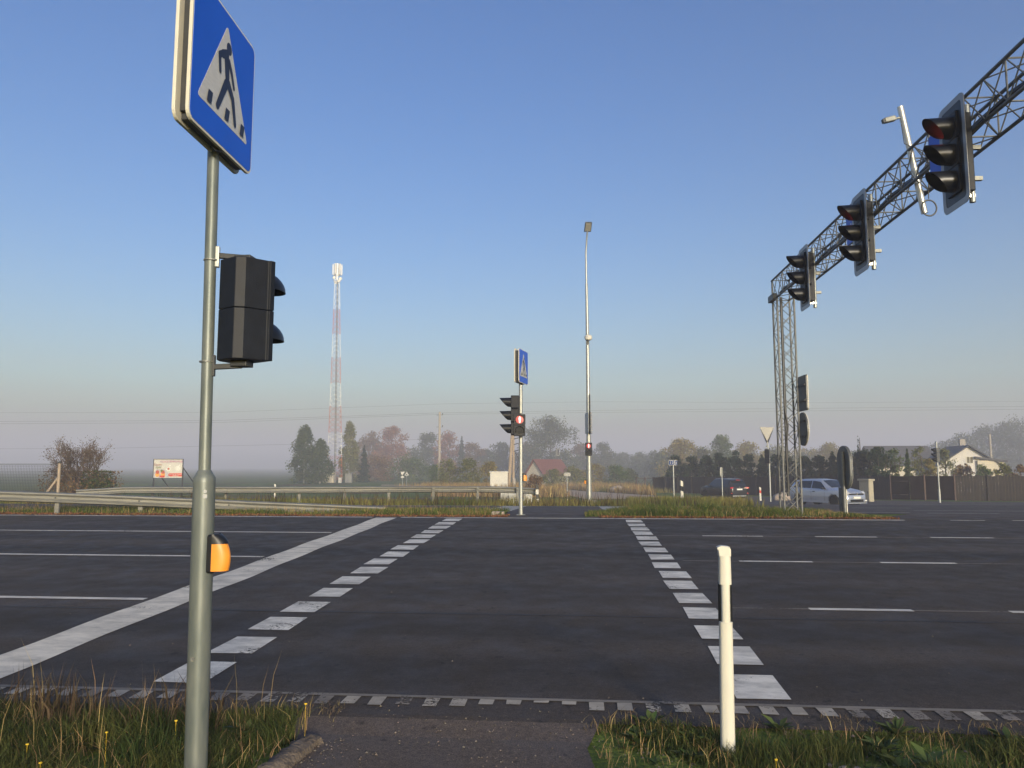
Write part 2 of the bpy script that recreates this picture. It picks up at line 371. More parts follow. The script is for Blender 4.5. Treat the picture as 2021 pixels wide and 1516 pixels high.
structure(ribbon('ground', [(-110, -2400, 2400), (2200, -2400, 2400)], -.004, MA['ground'], ns=60))
structure(ribbon('main_road', [(5.05, -260, 260), (18.68, -260, 260)], .010, MA['asphalt'], ns=40))
structure(ribbon('slip_road', [(21.0, -9, 60), (21.9, -120, 60), (29.4, -120, 60)], .010, MA['asphalt2'], ns=6))
structure(ribbon('island_walkway', [(18.682, -1.75, .15), (21.0, -1.9, .2)], .013, MA['asphalt2']))
structure(ribbon('junction_road', [(18.682, 7.4, 60), (19.7, 7.6, 60), (21.0, 8.6, 60)], .0135, MA['asphalt2']))
structure(ribbon('side_road', [(29.41, 6.5, 60), (50, 7.5, 50), (54, 7, 38), (58, 6.5, 27), (62, 6, 23), (68, 6, 20.5), (76, 8, 17)], .012, MA['asphalt2']))
structure(ribbon('sandy_track', [(64, .5, 9), (80, -1, 7.5), (95, -3, 3.8), (125, -9.5, -4), (160, -14, -10)], .016, MA['sand']))
structure(ribbon('lower_road', [(60, -60, -3), (67, -62, -3)], .012, MA['asphalt2']))
structure(ribbon('field_track', [(140, -36, -16), (148, -38, -17)], .012, MA['sand']))
structure(ribbon('foot_path', [(2.0, -1.62, .25), (4.0, -1.62, .14), (4.7, -1.70, .04), (5.049, -1.95, .12)], .010, MA['path']))

# cross-walk blocks, each block an own painted piece
walk = structure(empty('crosswalk'))
for side, s0, s1, tstart in ((0, -3.11, -2.73, 5.64), (1, 1.08, 1.44, 5.60)):
    for k in range(16):
        b = MB(); t0 = tstart + k * .80 + random.uniform(-.02, .02); a = random.uniform(-.015, .015)
        if t0 + .5 > 18.42: break
        quad_st(b, s0 + a, s1 + a, t0, t0 + .545 + random.uniform(-.025, .025), .016, .013)
        b.build('crosswalk_block', MA['paint'], walk)
b = MB()
NS = 40
for k in range(NS):      # hand-laid stop line, edges waver
    t0 = 4.95 + k * (18.38 - 4.95) / NS; t1 = 4.95 + (k + 1) * (18.38 - 4.95) / NS
    wv = lambda t, q: .010 * math.sin(t * 1.3 + q) + .014 * math.sin(t * 3.1 + 2 * q)
    vs = []
    for s, t in ((-4.82 + wv(t0, 0), t0), (-4.335 + wv(t0, 1), t0), (-4.335 + wv(t1, 1), t1), (-4.82 + wv(t1, 0), t1)):
        x, y = rt(s, t); vs.append((x, y, Gt(t) + .016))
    b.add(vs, [(0, 1, 2, 3)])
structure(b.build('stop_line', MA['paint_warm']))
lines = structure(empty('lane_markings'))
def line(name, s0, s1, t0, t1, m, dz=.016):
    b = MB(); n = max(1, int(abs(s1 - s0) / 3))
    for k in range(n): quad_st(b, s0 + (s1 - s0) * k / n, s0 + (s1 - s0) * (k + 1) / n, t0, t1, dz)
    return b.build(name, m, lines)
for t in (8.56, 11.88, 15.2): line('lane_line', -120, -4.9, t - .055, t + .055, MA['paint_thin'])
for t, st_, ln, gap in ((15.12, 2.35, 1.12, .96), (11.92, 2.38, 1.06, .97), (8.57, 2.42, 1.05, .97)):
    s = st_
    for k in range(30):
        line('lane_dash', s, s + ln, t - .05, t + .05, MA['paint_thin'])
        s += ln + gap
for t, s0, s1 in ((15.12, 1.55, 12), (11.92, 1.55, 12), (8.57, 1.6, 10)):
    line('faint_lane_line', s0, s1, t - .02, t + .02, MA['paint_faded'], .0145)
line('far_edge_line', -160, -4.95, 18.40, 18.53, MA['paint_thin']); line('far_edge_line', -4.25, 7.4, 18.40, 18.53, MA['paint_thin'])
for k in range(10): line('junction_dash', 8.4 + k * 1.35, 9.15 + k * 1.35, 18.42 + .02 * k * k, 18.51 + .02 * k * k, MA['paint_thin'], .020)
for t, s0, ln, gap, n in ((21.4, 9.2, 1.8, 2.0, 8), (24.2, 10.0, 3.2, 3.4, 6), (28.0, 9.5, 2.0, 4.2, 6), (34, 12, 6, 3, 4)):
    for k in range(n): line('junction_dash', s0 + k * (ln + gap), s0 + k * (ln + gap) + ln, t, t + .12, MA['paint_thin'], .022)
line('slip_edge_line', -9, 6.0, 28.9, 29.05, MA['paint_thin']); line('slip_edge_line', 6.5, 9.0, 22.0, 22.12, MA['paint_thin'])
for s0 in (-2.75, .75):      # far crossing blocks on the slip road
    for k in range(8): line('slip_crosswalk_block', s0, s0 + .85, 21.1 + k * .98, 21.75 + k * .98, MA['paint'])
# near edge line: thin strip with comb teeth towards the verge
edge = structure(empty('rumble_edge_line'))
b = MB()
for k in range(120): quad_st(b, -9 + k * .15, -9 + (k + 1) * .15, 5.43, 5.478, .016)
b.build('edge_strip', MA['paint_strip'], edge)
for k in range(96):
    b = MB(); s0 = -8.9 + k * .186
    m = MA['paint_edge'] if (-1.2 < s0 < 1.35 or random.random() < .4) else MA['paint_faded']
    dpt = .165 * random.uniform(.85, 1.05)
    if -.75 < s0 < -.05: dpt *= random.uniform(.25, .6)
    quad_st(b, s0 + .035, s0 + .035 + .098, 5.427 - dpt, 5.427, .016, .004)
    b.build('edge_tooth', m, edge)
# tar-filled cracks in the far left lanes
tar = structure(empty('tar_seams'))
for pts in ([(-16, 13.2), (-13.5, 14.6), (-11.2, 15.4), (-8.9, 16.9)], [(-12.5, 13.4), (-10.4, 14.3), (-7.9, 16.7), (-6.8, 17.2)],
            [(-10.2, 12.3), (-8.8, 13.2), (-8.3, 14.4)], [(-20, 15.8), (-15, 16.2), (-12.6, 15.2)]):
    P = []
    for (a, c), (d, e) in zip(pts[:-1], pts[1:]):
        for k in range(6): q = k / 6; P.append((a + (d - a) * q + random.uniform(-.08, .08), c + (e - c) * q + random.uniform(-.05, .05)))
    b = MB()
    for (a, c), (d, e) in zip(P[:-1], P[1:]):
        vs = []
        for s, t in ((a, c), (d, e), (d, e + .035), (a, c + .035)): x, y = rt(s, t); vs.append((x, y, Gt(t) + .0165))
        b.add(vs, [(0, 1, 2, 3)])
    b.build('tar_seam', MA['tar'], tar)
b = MB()
for k in range(40): quad_st(b, -9 + k * .45, -9 + (k + 1) * .45, 8.06 + random.uniform(-.006, .006), 8.085, .0145)
b.build('paving_joint', MA['tar'], tar)

# ------------------------------------------------------------------ blades, leaves
def blade_mesh(name, P, H, W, m, lean=.35, parent=None, seg=2):
    """P (n,3) roots, H heights, W widths -> one mesh of bent tapering blades"""
    n = len(P); az = RNG.uniform(0, 2 * np.pi, n); tl = RNG.uniform(0.05, lean, n) * H
    d = np.stack([np.cos(az), np.sin(az)], 1); ba = RNG.uniform(0, 2 * np.pi, n); pr = np.stack([np.cos(ba), np.sin(ba)], 1)
    if seg == 2:
        V = np.zeros((n, 5, 3))
        for k, (h, wd, q) in enumerate(((0, 1, 0), (0, -1, 0), (.55, .75, .3), (.55, -.75, .3), (1, 0, 1))):
            V[:, k, :2] = P[:, :2] + pr * (W * wd * .5)[:, None] + d * (tl * q)[:, None]
            V[:, k, 2] = P[:, 2] + H * h * (1 - .12 * q)
        base = (np.arange(n) * 5)[:, None]
        tri = np.concatenate([base + np.array([[0, 1, 3]]), base + np.array([[0, 3, 2]]), base + np.array([[2, 3, 4]])], 1).reshape(-1, 3)
    else:
        V = np.zeros((n, 3, 3))
        for k, (h, wd, q) in enumerate(((0, 1, 0), (0, -1, 0), (1, 0, 1))):
            V[:, k, :2] = P[:, :2] + pr * (W * wd * .5)[:, None] + d * (tl * q)[:, None]
            V[:, k, 2] = P[:, 2] + H * h
        tri = (np.arange(n) * 3)[:, None] + np.array([[0, 1, 2]])
    return raw_mesh(name, V.reshape(-1, 3), tri, m, parent)
def raw_mesh(name, V, Fc, m, parent=None):
    me = bpy.data.meshes.new(name); k = Fc.shape[1]
    me.vertices.add(len(V)); me.vertices.foreach_set('co', np.ascontiguousarray(V, dtype=np.float32).ravel())
    me.loops.add(Fc.size); me.loops.foreach_set('vertex_index', np.ascontiguousarray(Fc, dtype=np.int32).ravel())
    me.polygons.add(len(Fc)); me.polygons.foreach_set('loop_start', np.arange(0, Fc.size, k, dtype=np.int32))
    me.update(calc_edges=True); me.materials.append(m)
    o = bpy.data.objects.new(name, me); scn.collection.objects.link(o)
    if parent: o.parent = parent
    return o
def leaf_cards(C, size, flat=0.0):
    n = len(C); a = RNG.normal(size=(n, 3)); a /= np.linalg.norm(a, axis=1)[:, None]
    if flat: a[:, 2] *= (1 - flat); a /= np.linalg.norm(a, axis=1)[:, None]
    r = RNG.normal(size=(n, 3)); c = np.cross(a, r); c /= np.linalg.norm(c, axis=1)[:, None]
    sz = (size * RNG.uniform(.6, 1.35, n))[:, None]; b2 = np.cross(a, c) * RNG.uniform(.5, .8, n)[:, None]
    V = np.stack([C + a * sz * .5, C + (b2) * sz * .5, C - a * sz * .5, C - b2 * sz * .5], 1)
    Fc = (np.arange(n) * 4)[:, None] + np.array([[0, 1, 2, 3]])
    return V.reshape(-1, 3), Fc
def noise2(x, y, k=1.0, ph=0.0):
    return (np.sin(x * 1.7 * k + ph) * np.cos(y * 2.3 * k - ph) + np.sin((x + y) * 3.1 * k + 1.3 + ph) * .6 + np.cos((x * 2.9 - y * 4.1) * k + ph * 2) * .4) / 2
def scatter(s0, s1, t0, t1, n, dens=0.0, k=1.0, ph=0.0):
    s = RNG.uniform(s0, s1, n); t = RNG.uniform(t0, t1, n)
    if dens:
        keep = noise2(s, t, k, ph) > (dens - 1 + RNG.uniform(-.25, .25, n)); s, t = s[keep], t[keep]
    x = s * CS + t * SN; y = -s * SN + t * CS
    return np.stack([x, y, np.interp(t, KT, KZ) - .01], 1), s, t
def grass_area(name, label, specs):
    root = empty(name); tag(root, label, 'grass', kind='stuff')
    for part, P, H, W, m, lean, seg in specs:
        o = blade_mesh(part, P, H, W, m, lean, root, seg); o['kind'] = 'stuff'
    return root

MA['shade_tinted_blades'] = mat('shade_tinted_blades', (.042, .064, .018), .75, col2=(.095, .10, .03), scale=2.2, rnd=.5, spec=.15, trans=.3)  # foreground shade put into the blade colour, darker than the island grass
MA['thatch'] = mat('dead_thatch', (.10, .075, .045), .9, col2=(.19, .145, .085), scale=3, rnd=.4, spec=.1)
# foreground verge, left of the path
def near_verge(name, label, s0, s1, hs, n, path_side, tall):
    P, s, t = scatter(s0, s1, 2.6, 5.13, n, .62 if path_side < 0 else .92, 2.2, path_side)
    edge_fade = np.minimum(1, np.maximum(.25, (5.25 - t) / .5))
    inner = (s1 - s) if path_side < 0 else (s - s0)
    keep = inner > .12 * (1 + noise2(s * 3, t * 3)); P, s, t, ef = P[keep], s[keep], t[keep], edge_fade[keep]
    patch = np.clip(1 + .8 * noise2(s, t, 1.6, 3), .3, 2.0)
    H = hs * RNG.uniform(.45, 1.25, len(P)) * ef * patch
    specs = [('grass_blades', P, H, RNG.uniform(.004, .008, len(P)), MA['shade_tinted_blades'], .9, 2)]
    P2, s2, t2 = scatter(s0, s1, 2.7, 5.05, n // 14, .75, 1.7, path_side + 2)
    specs.append(('dry_blades', P2, hs * RNG.uniform(.5, 1.3, len(P2)), RNG.uniform(.003, .006, len(P2)), MA['grass_dry'], .9, 2))
    P4, s4, t4 = scatter(s0 - .1, s1 + .1, 4.95, 5.26, 2600, .9, 3.0, 5)
    specs.append(('dead_thatch', P4, RNG.uniform(.015, .08, len(P4)), RNG.uniform(.003, .006, len(P4)), MA['thatch'], 1.6, 2))
    if tall:
        P3, s3, t3 = scatter(s0, s1 - .3, 3.8, 5.1, tall)
        specs.append(('stalks', P3, RNG.uniform(.28, .62, len(P3)), RNG.uniform(.003, .005, len(P3)), MA['grass_dry'], .25, 2))
    return grass_area(name, label, specs)
near_verge('verge_grass', 'long green and straw grass around the foot of the near signal post', -4.8, -1.66, .17, 46000, -1.0, 70)
near_verge('verge_grass', 'short green grass round the nearest white marker post', .10, 4.6, .125, 50000, 1.0, 0)
# reddish weeds and seed heads by the left verge
P, s, t = scatter(-4.4, -2.2, 4.55, 5.12, 900, .9, 2.5, 1)
o = blade_mesh('roadside_weeds', P, RNG.uniform(.12, .4, len(P)), RNG.uniform(.006, .012, len(P)), MA['weed'], .5); tag(o, 'brown dead weeds between the near left grass and the road', 'weeds', kind='stuff')
fl = empty('dandelions'); tag(fl, 'tiny yellow flowers dotted in the near left grass', 'flowers', kind='stuff')
b = MB()
for s, t, h in ((-2.9, 4.0, .2), (-2.75, 3.9, .15), (-2.62, 4.25, .18), (-1.62, 4.62, .24), (1.02, 4.32, .12), (-2.3, 4.4, .2)):
    x, y = rt(s, t); b.lathe([(.003, 0), (.009, .004), (.008, .008), (.002, .010)], (x, y, Gt(t) + h), 8); b.bar((x, y, Gt(t)), (x, y, Gt(t) + h), .0008, 4)
b.build('flower_heads', MA['flower'], fl)['kind'] = 'stuff'
def rosettes(name, label, spots, m):
    V, Fc = [], []
    for s, t, r in spots:
        x, y = rt(s, t); z = Gt(t)
        for k in range(9):
            a = k * 2.4 + s * 7; ln = r * random.uniform(.7, 1.2); wd = ln * .17; dx, dy = math.cos(a), math.sin(a); q = len(V)
            up = random.uniform(.35, .9)
            V += [(x, y, z), (x + dx * ln * .5 - dy * wd, y + dy * ln * .5 + dx * wd, z + ln * up * .6), (x + dx * ln, y + dy * ln, z + ln * up * .75), (x + dx * ln * .5 + dy * wd, y + dy * ln * .5 - dx * wd, z + ln * up * .6)]
            Fc.append((q, q + 1, q + 2, q + 3))
    o = raw_mesh(name, np.array(V), np.array(Fc), m); tag(o, label, 'weeds', kind='stuff')
MA['weed_leaf'] = mat('weed_leaf', (.06, .10, .025), .6, col2=(.11, .14, .04), scale=6, rnd=.3, trans=.2)
rosettes('broadleaf_weeds', 'broad leaved weeds scattered in the near verge grass', [(random.uniform(-4.4, -1.75), random.uniform(3.6, 5.05), random.uniform(.07, .16)) for _ in range(34)] + [(random.uniform(.2, 4.2), random.uniform(3.8, 5.1), random.uniform(.05, .13)) for _ in range(60)], MA['weed_leaf'])
# gravel and stones on the path
P, s, t = scatter(-1.7, .5, 3.2, 5.1, 1700, .95, 2.0, .5)
P2, _, _ = scatter(-1.95, -1.4, 3.4, 4.75, 600); P3, _, _ = scatter(.2, 4.2, 4.3, 5.1, 900); P4, _, _ = scatter(-6, 5, 4.75, 5.3, 500)
P5, _, _ = scatter(-7, 6, 5.3, 12, 260)
PP = np.concatenate([P, P2, P3, P4, P5]); V, Fc = [], []
b = MB(); ico = [(0, 0, 1), (.9, 0, .1), (-.2, .85, .1), (-.7, -.5, .05), (.3, -.8, .0)]
vs, fs = [], []
for q in PP:
    r = abs(random.gauss(0, .004)) + .002; a = random.uniform(0, 6.28); k = len(vs)
    for x, y, z in ico: vs.append((q[0] + r * (x * math.cos(a) - y * math.sin(a)), q[1] + r * (x * math.sin(a) + y * math.cos(a)), q[2] + .022 + r * z * .8))
    fs += [(k, k + 1, k + 2), (k, k + 2, k + 3), (k, k + 3, k + 4), (k, k + 4, k + 1)]
b.add(vs, fs); MA['gravel'] = mat('gravel', (.12, .10, .085), .9, rnd=.6, var=.2)
o = b.build('gravel', MA['gravel']); tag(o, 'loose grey grit and small stones strewn over the path and road edge', 'gravel', kind='stuff')
# kerb stone beside the path
kb = MB(); kr = random.Random(3)
def kfn(u, v):
    a = 2 * math.pi * v; r = .07 * (1 + .22 * math.sin(5 * u * 6 + a * 2) + kr.uniform(-.1, .1)) * (1 if 0.02 < u < .98 else .4)
    return (r * math.cos(a), (u - .5) * .62 + .02 * math.sin(a), r * math.sin(a) * .75)
kb.grid(kfn, 10, 10); x, y = rt(-1.63, 4.42)
MA['old_concrete'] = mat('broken_concrete', (.085, .066, .052), .95, col2=(.15, .12, .095), scale=14, bump=.8, bscale=40)
k = kb.build('kerb_stone', MA['old_concrete'], smooth=True); k.location = (x, y, Gt(4.4) + .015); k.rotation_euler = (0, 0, -.22)
tag(k, 'broken rough kerb stone lying between the left grass and the path', 'kerb stone')
for i, (s, t, r) in enumerate(((1.42, 4.5, .028), (1.47, 4.47, .022), (1.53, 4.45, .03), (1.50, 4.53, .018), (1.36, 4.56, .02), (1.6, 4.5, .024))):
    b = MB(); rr = random.Random(i)
    b.grid(lambda u, v: (r * math.sin(math.pi * u) * math.cos(6.283 * v) * 1.2, r * math.sin(math.pi * u) * math.sin(6.283 * v), r * .65 * math.cos(math.pi * u) + rr.uniform(-.002, .002)), 6, 8)
    x, y = rt(s, t); o = b.build('pebble', MA['rock'], smooth=True); o.location = (x, y, Gt(t) + r * .6)
    tag(o, 'rounded pale pebble lying in the grass right of the nearest white marker post', 'stone', 'pebbles by the marker post')

# island grass + fallen leaves
specs = []
P, s, t = scatter(-24, -1.9, 19.05, 21.7, 30000, .75, .5, 2); specs.append(('grass_blades', P, RNG.uniform(.06, .20, len(P)), RNG.uniform(.012, .022, len(P)), MA['grass'], .95, 2))
P, s, t = scatter(-24, -2, 19.05, 21.5, 5000); specs.append(('dry_blades', P, RNG.uniform(.08, .26, len(P)), RNG.uniform(.010, .018, len(P)), MA['grass_dry'], .4, 1))
grass_area('island_grass', 'green grass strip along the far road edge left of the crossing', specs)
specs = []
def right_island(n):
    P, s, t = scatter(.15, 7.35, 18.95, 22.3, n)
    lim = np.interp(s, [.15, 1.4, 5, 7.35], [20.0, 21.9, 21.8, 19.2]); lo = np.interp(s, [.15, .6, 8.4], [19.3, 18.95, 19.0]); k = (t < lim) & (t > lo); return P[k], s[k]
P, s = right_island(46000); specs.append(('grass_blades', P, RNG.uniform(.10, .28, len(P)) * np.interp(s, [.15, 1.6, 5.8, 7.35], [.35, .95, .85, .3]) * np.clip(1 + .6 * noise2(P[:, 0], P[:, 1], 1.3), .45, 1.6), RNG.uniform(.008, .016, len(P)), MA['grass'], .95, 2))
P, s = right_island(15000); k = RNG.uniform(0, 1, len(P)) < np.interp(s, [1.2, 4.5, 8.4], [.25, .5, 1]); P, s = P[k], s[k]
specs.append(('dry_blades', P, RNG.uniform(.12, .34, len(P)) * np.interp(s, [.15, 1.6, 5.8, 7.35], [.4, .9, .8, .25]), RNG.uniform(.006, .012, len(P)), MA['grass_dry'], .7, 2))
grass_area('island_grass', 'tall yellow green grass on the island under the gantry column', specs)
MA['leaf_bed'] = mat('leaf_bed_soil', (.065, .042, .028), .95, col2=(.12, .072, .042), scale=5)
structure(ribbon('leaf_strip', [(18.69, -40, -1.76), (19.25, -40, -1.95)], .006, MA['leaf_bed'])); structure(ribbon('leaf_strip', [(18.69, .16, 7.45), (19.1, .3, 7.3)], .006, MA['leaf_bed']))
Pl, _, _ = scatter(-30, -1.7, 18.64, 19.45, 16000); Pr, _, _ = scatter(.5, 7.4, 18.68, 19.2, 5200)
C = np.concatenate([Pl, Pr]); C[:, 2] += RNG.uniform(.015, .045, len(C)); V, Fc = leaf_cards(C, .045, .0); o = raw_mesh('fallen_leaves', V, Fc, MA['litter'])
tag(o, 'strip of rust coloured fallen leaves along the far road edge', 'leaves', kind='stuff')
# verges farther back
specs = []
P, s, t = scatter(-30, 5.5, 29.5, 33.8, 16000, .8, .6, 1); specs.append(('grass_blades', P, RNG.uniform(.12, .4, len(P)), RNG.uniform(.02, .035, len(P)), MA['grass_far'], .4, 1))
P, s, t = scatter(-30, 5, 29.6, 33, 2600, .9, .6, 4); specs.append(('dead_weeds', P, RNG.uniform(.2, .75, len(P)), RNG.uniform(.02, .04, len(P)), MA['weed'], .4, 1))
P, s, t = scatter(3.4, 7.0, 29.6, 60, 15000, .8, .3, 2); specs.append(('meadow_blades', P, RNG.uniform(.15, .45, len(P)), RNG.uniform(.03, .06, len(P)), MA['grass_far'], .4, 1))
grass_area('verge_grass', 'brownish weedy verge behind the slip road under the far guard rail', specs)
specs = []
P, s, t = scatter(-24, 8, 70, 128, 30000, .7, .08, 2)
k = ~((s > np.interp(t, [64, 80, 95, 125], [.5, -1, -3, -9.5]) - .5) & (s < np.interp(t, [64, 80, 95, 125], [9, 7.5, 3.8, -4]) + .5)) & ((s > -14) | (t > 100)); P, t = P[k], t[k]
specs.append(('dry_blades', P, RNG.uniform(.45, 1.35, len(P)), RNG.uniform(.06, .14, len(P)), MA['grass_dry'], .4, 1))
P, s, t = scatter(-6, 12, 95, 118, 6000); k = s > np.interp(t, [95, 125], [5, -3]); P = P[k]
specs.append(('grass_blades', P, RNG.uniform(.3, .8, len(P)), RNG.uniform(.06, .12, len(P)), MA['grass_far'], .4, 1))
grass_area('dry_meadow', 'tall straw brown grass round the transformer kiosk and house', specs)
MA['verge_green'] = mat('mown_verge', (.075, .115, .026), .95, col2=(.135, .165, .04), scale=.9, bump=.4, spec=.1)

# ------------------------------------------------------------------ signs and signals (front = local -Y)
def crossing_panel(root, size, yoff, flip=False):
    p = empty('sign_panel'); p.parent = root; p.location = (0, yoff, 0); p.rotation_euler = (0, 0, math.pi if flip else 0)
    S = size
    MB().plate(rrect(S, S, .07 * S), 0, .018).build('backing', MA['sign_rim'], p, bevel=.003)
    MB().plate(rrect(S * .965, S * .965, .055 * S), -.002, .004).build('blue_face', MA['blue'], p)
    tri = []
    for (x, z), (a0, a1) in (((.5, .86), (30, 150)), ((.13, .215), (150, 270)), ((.87, .215), (270, 390))):
        for k in range(5): a = R(a0 + (a1 - a0) * k / 4); tri.append(((x - .5 + .018 * math.cos(a)) * S, (z - .5 + .018 * math.sin(a)) * S))
    MB().plate(tri, -.0035, 0).build('white_triangle', MA['white_sign'], p)
    b = MB(); q = lambda x, z: ((x - .5) * S, (z - .5) * S)
    shapes = [circ(.043 * S, 20, *q(.535, .742)),
              capsule(q(.44, .655), q(.505, .69), .03 * S), capsule(q(.50, .66), q(.52, .52), .04 * S, .034 * S), capsule(q(.44, .66), q(.388, .625), .024 * S, .022 * S),
              capsule(q(.388, .625), q(.404, .515), .022 * S, .019 * S), capsule(q(.535, .65), q(.582, .588), .022 * S), capsule(q(.582, .588), q(.627, .50), .02 * S, .017 * S),
              capsule(q(.50, .47), q(.38, .255), .033 * S, .024 * S), capsule(q(.53, .49), q(.612, .414), .035 * S, .028 * S), capsule(q(.612, .414), q(.664, .252), .028 * S, .022 * S)]
    for cx in (.262, .53, .785): shapes.append([q(cx - .042, .218), q(cx + .022, .218), q(cx + .042, .305), q(cx - .022, .305)])
    for i, sh in enumerate(shapes): b.flat([(x, z) for x, z in sh], -.0042 - i * .0004)
    b.build('walking_figure', MA['navy'], p)
    return p
def crossing_sign(loc, rz, size, gap, label):
    r = empty('crossing_sign', loc, rz); tag(r, label, 'road sign', 'pedestrian crossing signs')
    crossing_panel(r, size, -gap / 2); crossing_panel(r, size, gap / 2, True)
    for z in (-.28 * size, .28 * size):
        b = MB(); b.box((0, 0, z), (size * .8, gap - .045, .035)); b.build('cross_brace', MA['dark'], r)
    b = MB(); b.box((-size * .43, 0, 0), (.02, gap - .042, size * .86)); b.build('side_channel', MA['dark'], r)
    b = MB(); b.box((0, 0, -size * .46), (size * .84, gap - .042, .03)); b.build('bottom_channel', MA['dark'], r)
    b = MB(); b.path([(-.05, -.0, -size * .5), (-.03, -.02, -size * .5 - .02), (.0, -.035, -size * .5 - .015), (.03, -.02, -size * .5 + .02)], .007, 6); b.build('cable', MA['black'], r)
    return r

def visor_mesh(Lmax, Lmin, r, m, parent, pos, power=1.0):
    b = MB(); T = .004
    def fn(u, v, rr):
        th = 2 * math.pi * v; k = ((1 + math.cos(th)) / 2) ** power
        L = Lmin + (Lmax - Lmin) * k; e = rr * (1 - .06 * u)
        return (e * math.sin(th), -L * u, e * math.cos(th))
    b.grid(lambda u, v: fn(u, v, r), 4, 24); b.grid(lambda u, v: fn(u, 1 - v, r - T), 4, 24)
    o = b.build('visor', m, parent, smooth=True); o.location = pos; return o
def vehicle_signal(name, loc, rz, label, sec=.34, wdt=.31, depth=.12, r=.125, L=.30, plate=None, red=False, back=None, group='three light traffic signals', lens_r=None):
    g = empty(name, loc, rz); tag(g, label, 'traffic light', group)
    hous = MA['housing'] if back is None else back
    for k in range(3):
        z = (1 - k) * sec
        MB().plate(rrect(wdt, sec - .004, .025, 3, 0, z), 0, depth).build('light_section', hous, g, bevel=.008)
        b = MB(); b.lathe([(r * 1.02, -.012), (r * 1.02, .004)], (0, 0, z), 24, 'Y'); b.build('lens_ring', MA['black'], g)
        m = (MA['lens_red'] if red else MA['lens_dark']) if k == 0 else (MA['lens_amber'] if k == 1 else MA['lens_green'])
        b = MB(); b.lathe([(r * .93, -.016), (r * .7, -.03), (r * .3, -.037), (.001, -.038)], (0, 0, z), 24, 'Y'); b.build('lens', m, g, smooth=True)
        visor_mesh(L, L * .22, r, MA['black_gloss'], g, (0, -.010, z), .8)
    if plate:
        pw, ph = plate
        MB().plate(rrect(pw, ph, .10), .03, .036).build('backplate', MA['black'], g)
        n = len(rrect(pw, ph, .10))
        MB().plate(rrect(pw, ph, .10), .0268, .0296, rrect(pw - .15, ph - .15, .05)).build('backplate_border', MA['plate_white'], g)
    return g
def hood(parent, z, Lx, rr, m):
    b = MB()
    def fn(u, v, k=1.0): al = math.pi / 2 * u; be = math.pi * (v - .5); return (rr * k * math.cos(al) * math.sin(be), -Lx * k * math.cos(al) * math.cos(be), rr * k * math.sin(al) - .02)
    b.grid(lambda u, v: fn(u, v), 8, 16); b.grid(lambda u, v: fn(u, 1 - v, .96), 8, 16)
    o = b.build('visor', m, parent, smooth=True); o.location = (0, -.002, z); return o
def ped_signal(loc, rz, label, lit=True, big=False):
    g = empty('pedestrian_signal', loc, rz); tag(g, label, 'pedestrian light', 'pedestrian signals')
    for k, z in ((0, .138), (1, -.138)):
        b = MB()
        if big:    # tapered rear half of the lamp house
            W, D = .285, .30
            prof = [(-W / 2, 0), (W / 2, 0), (W / 2, .03), (W / 2 - .012, .035), (W / 2 - .04, .16), (W / 2 - .075, D - .1), (-(W / 2 - .075), D - .1), (-(W / 2 - .04), .16), (-(W / 2 - .012), .035), (-W / 2, .03)]
            n = len(prof); h0, h1 = z - .137, z + .137
            vs = [(x, y, h0) for x, y in prof] + [(x, y, h1) for x, y in prof]
            b.add(vs, [tuple(reversed(range(n))), tuple(n + i for i in range(n))] + [(i, (i + 1) % n, n + (i + 1) % n, n + i) for i in range(n)])
        else:
            b.plate(rrect(.285, .272, .02, 3, 0, z), 0, .13)
        b.build('light_section', MA['housing'], g, bevel=.004)
        on = lit and k == 0
        b = MB(); b.lathe([(.108, -.010), (.108, .0)], (0, 0, z), 24, 'Y'); b.build('lens_ring', MA['black'], g)
        b = MB(); b.lathe([(.1, -.012), (.001, -.0145)], (0, 0, z), 24, 'Y'); b.build('lens', MA['red_halo'] if on else MA['lens_dark'], g)
        if on:
            b = MB()
            for i, sh in enumerate((circ(.017, 14, 0, z + .062), capsule((0, z + .03), (0, z - .008), .03, .024), capsule((-.011, z - .01), (-.009, z - .072), .012, .010), capsule((.011, z - .01), (.009, z - .072), .012, .010))): b.flat(sh, -.0175 - i * .0003)
            b.build('red_figure', MA['red_man'], g)
        if big: hood(g, z + .015, .16, .115, MA['black_gloss'])
        else: visor_mesh(.07, .0, .112, MA['black_gloss'], g, (0, -.004, z), 1.4)
    return g
def push_button(loc, rz, label):
    g = empty('push_button', loc, rz); tag(g, label, 'push button', 'crossing request buttons')
    MB().plate(rrect(.075, .20, .015), .045, .075).build('mounting', MA['black'], g, bevel=.004)
    b = MB()
    def fn(u, v):
        z = -.088 + .14 * u; d = .085 * math.sqrt(max(0, 1 - ((z + .03) / .13) ** 2)); a = math.pi * (v - .5)
        return (.042 * math.sin(a), .046 - d * math.cos(a), z)
    b.grid(fn, 10, 10); b.add([fn(0, k / 10) for k in range(11)], [tuple(range(11))])
    b.build('orange_shell', MA['orange'], g, smooth=True)
    b = MB()
    def fn2(u, v):
        z = .052 + .05 * u; d = .092 * math.sqrt(max(0, 1 - ((z + .03) / .137) ** 2)); a = math.pi * (v - .5)
        return (.045 * math.sin(a), .047 - d * math.cos(a), z)
    b.grid(fn2, 8, 10); b.build('black_hood', MA['black'], g, smooth=True)
    return g

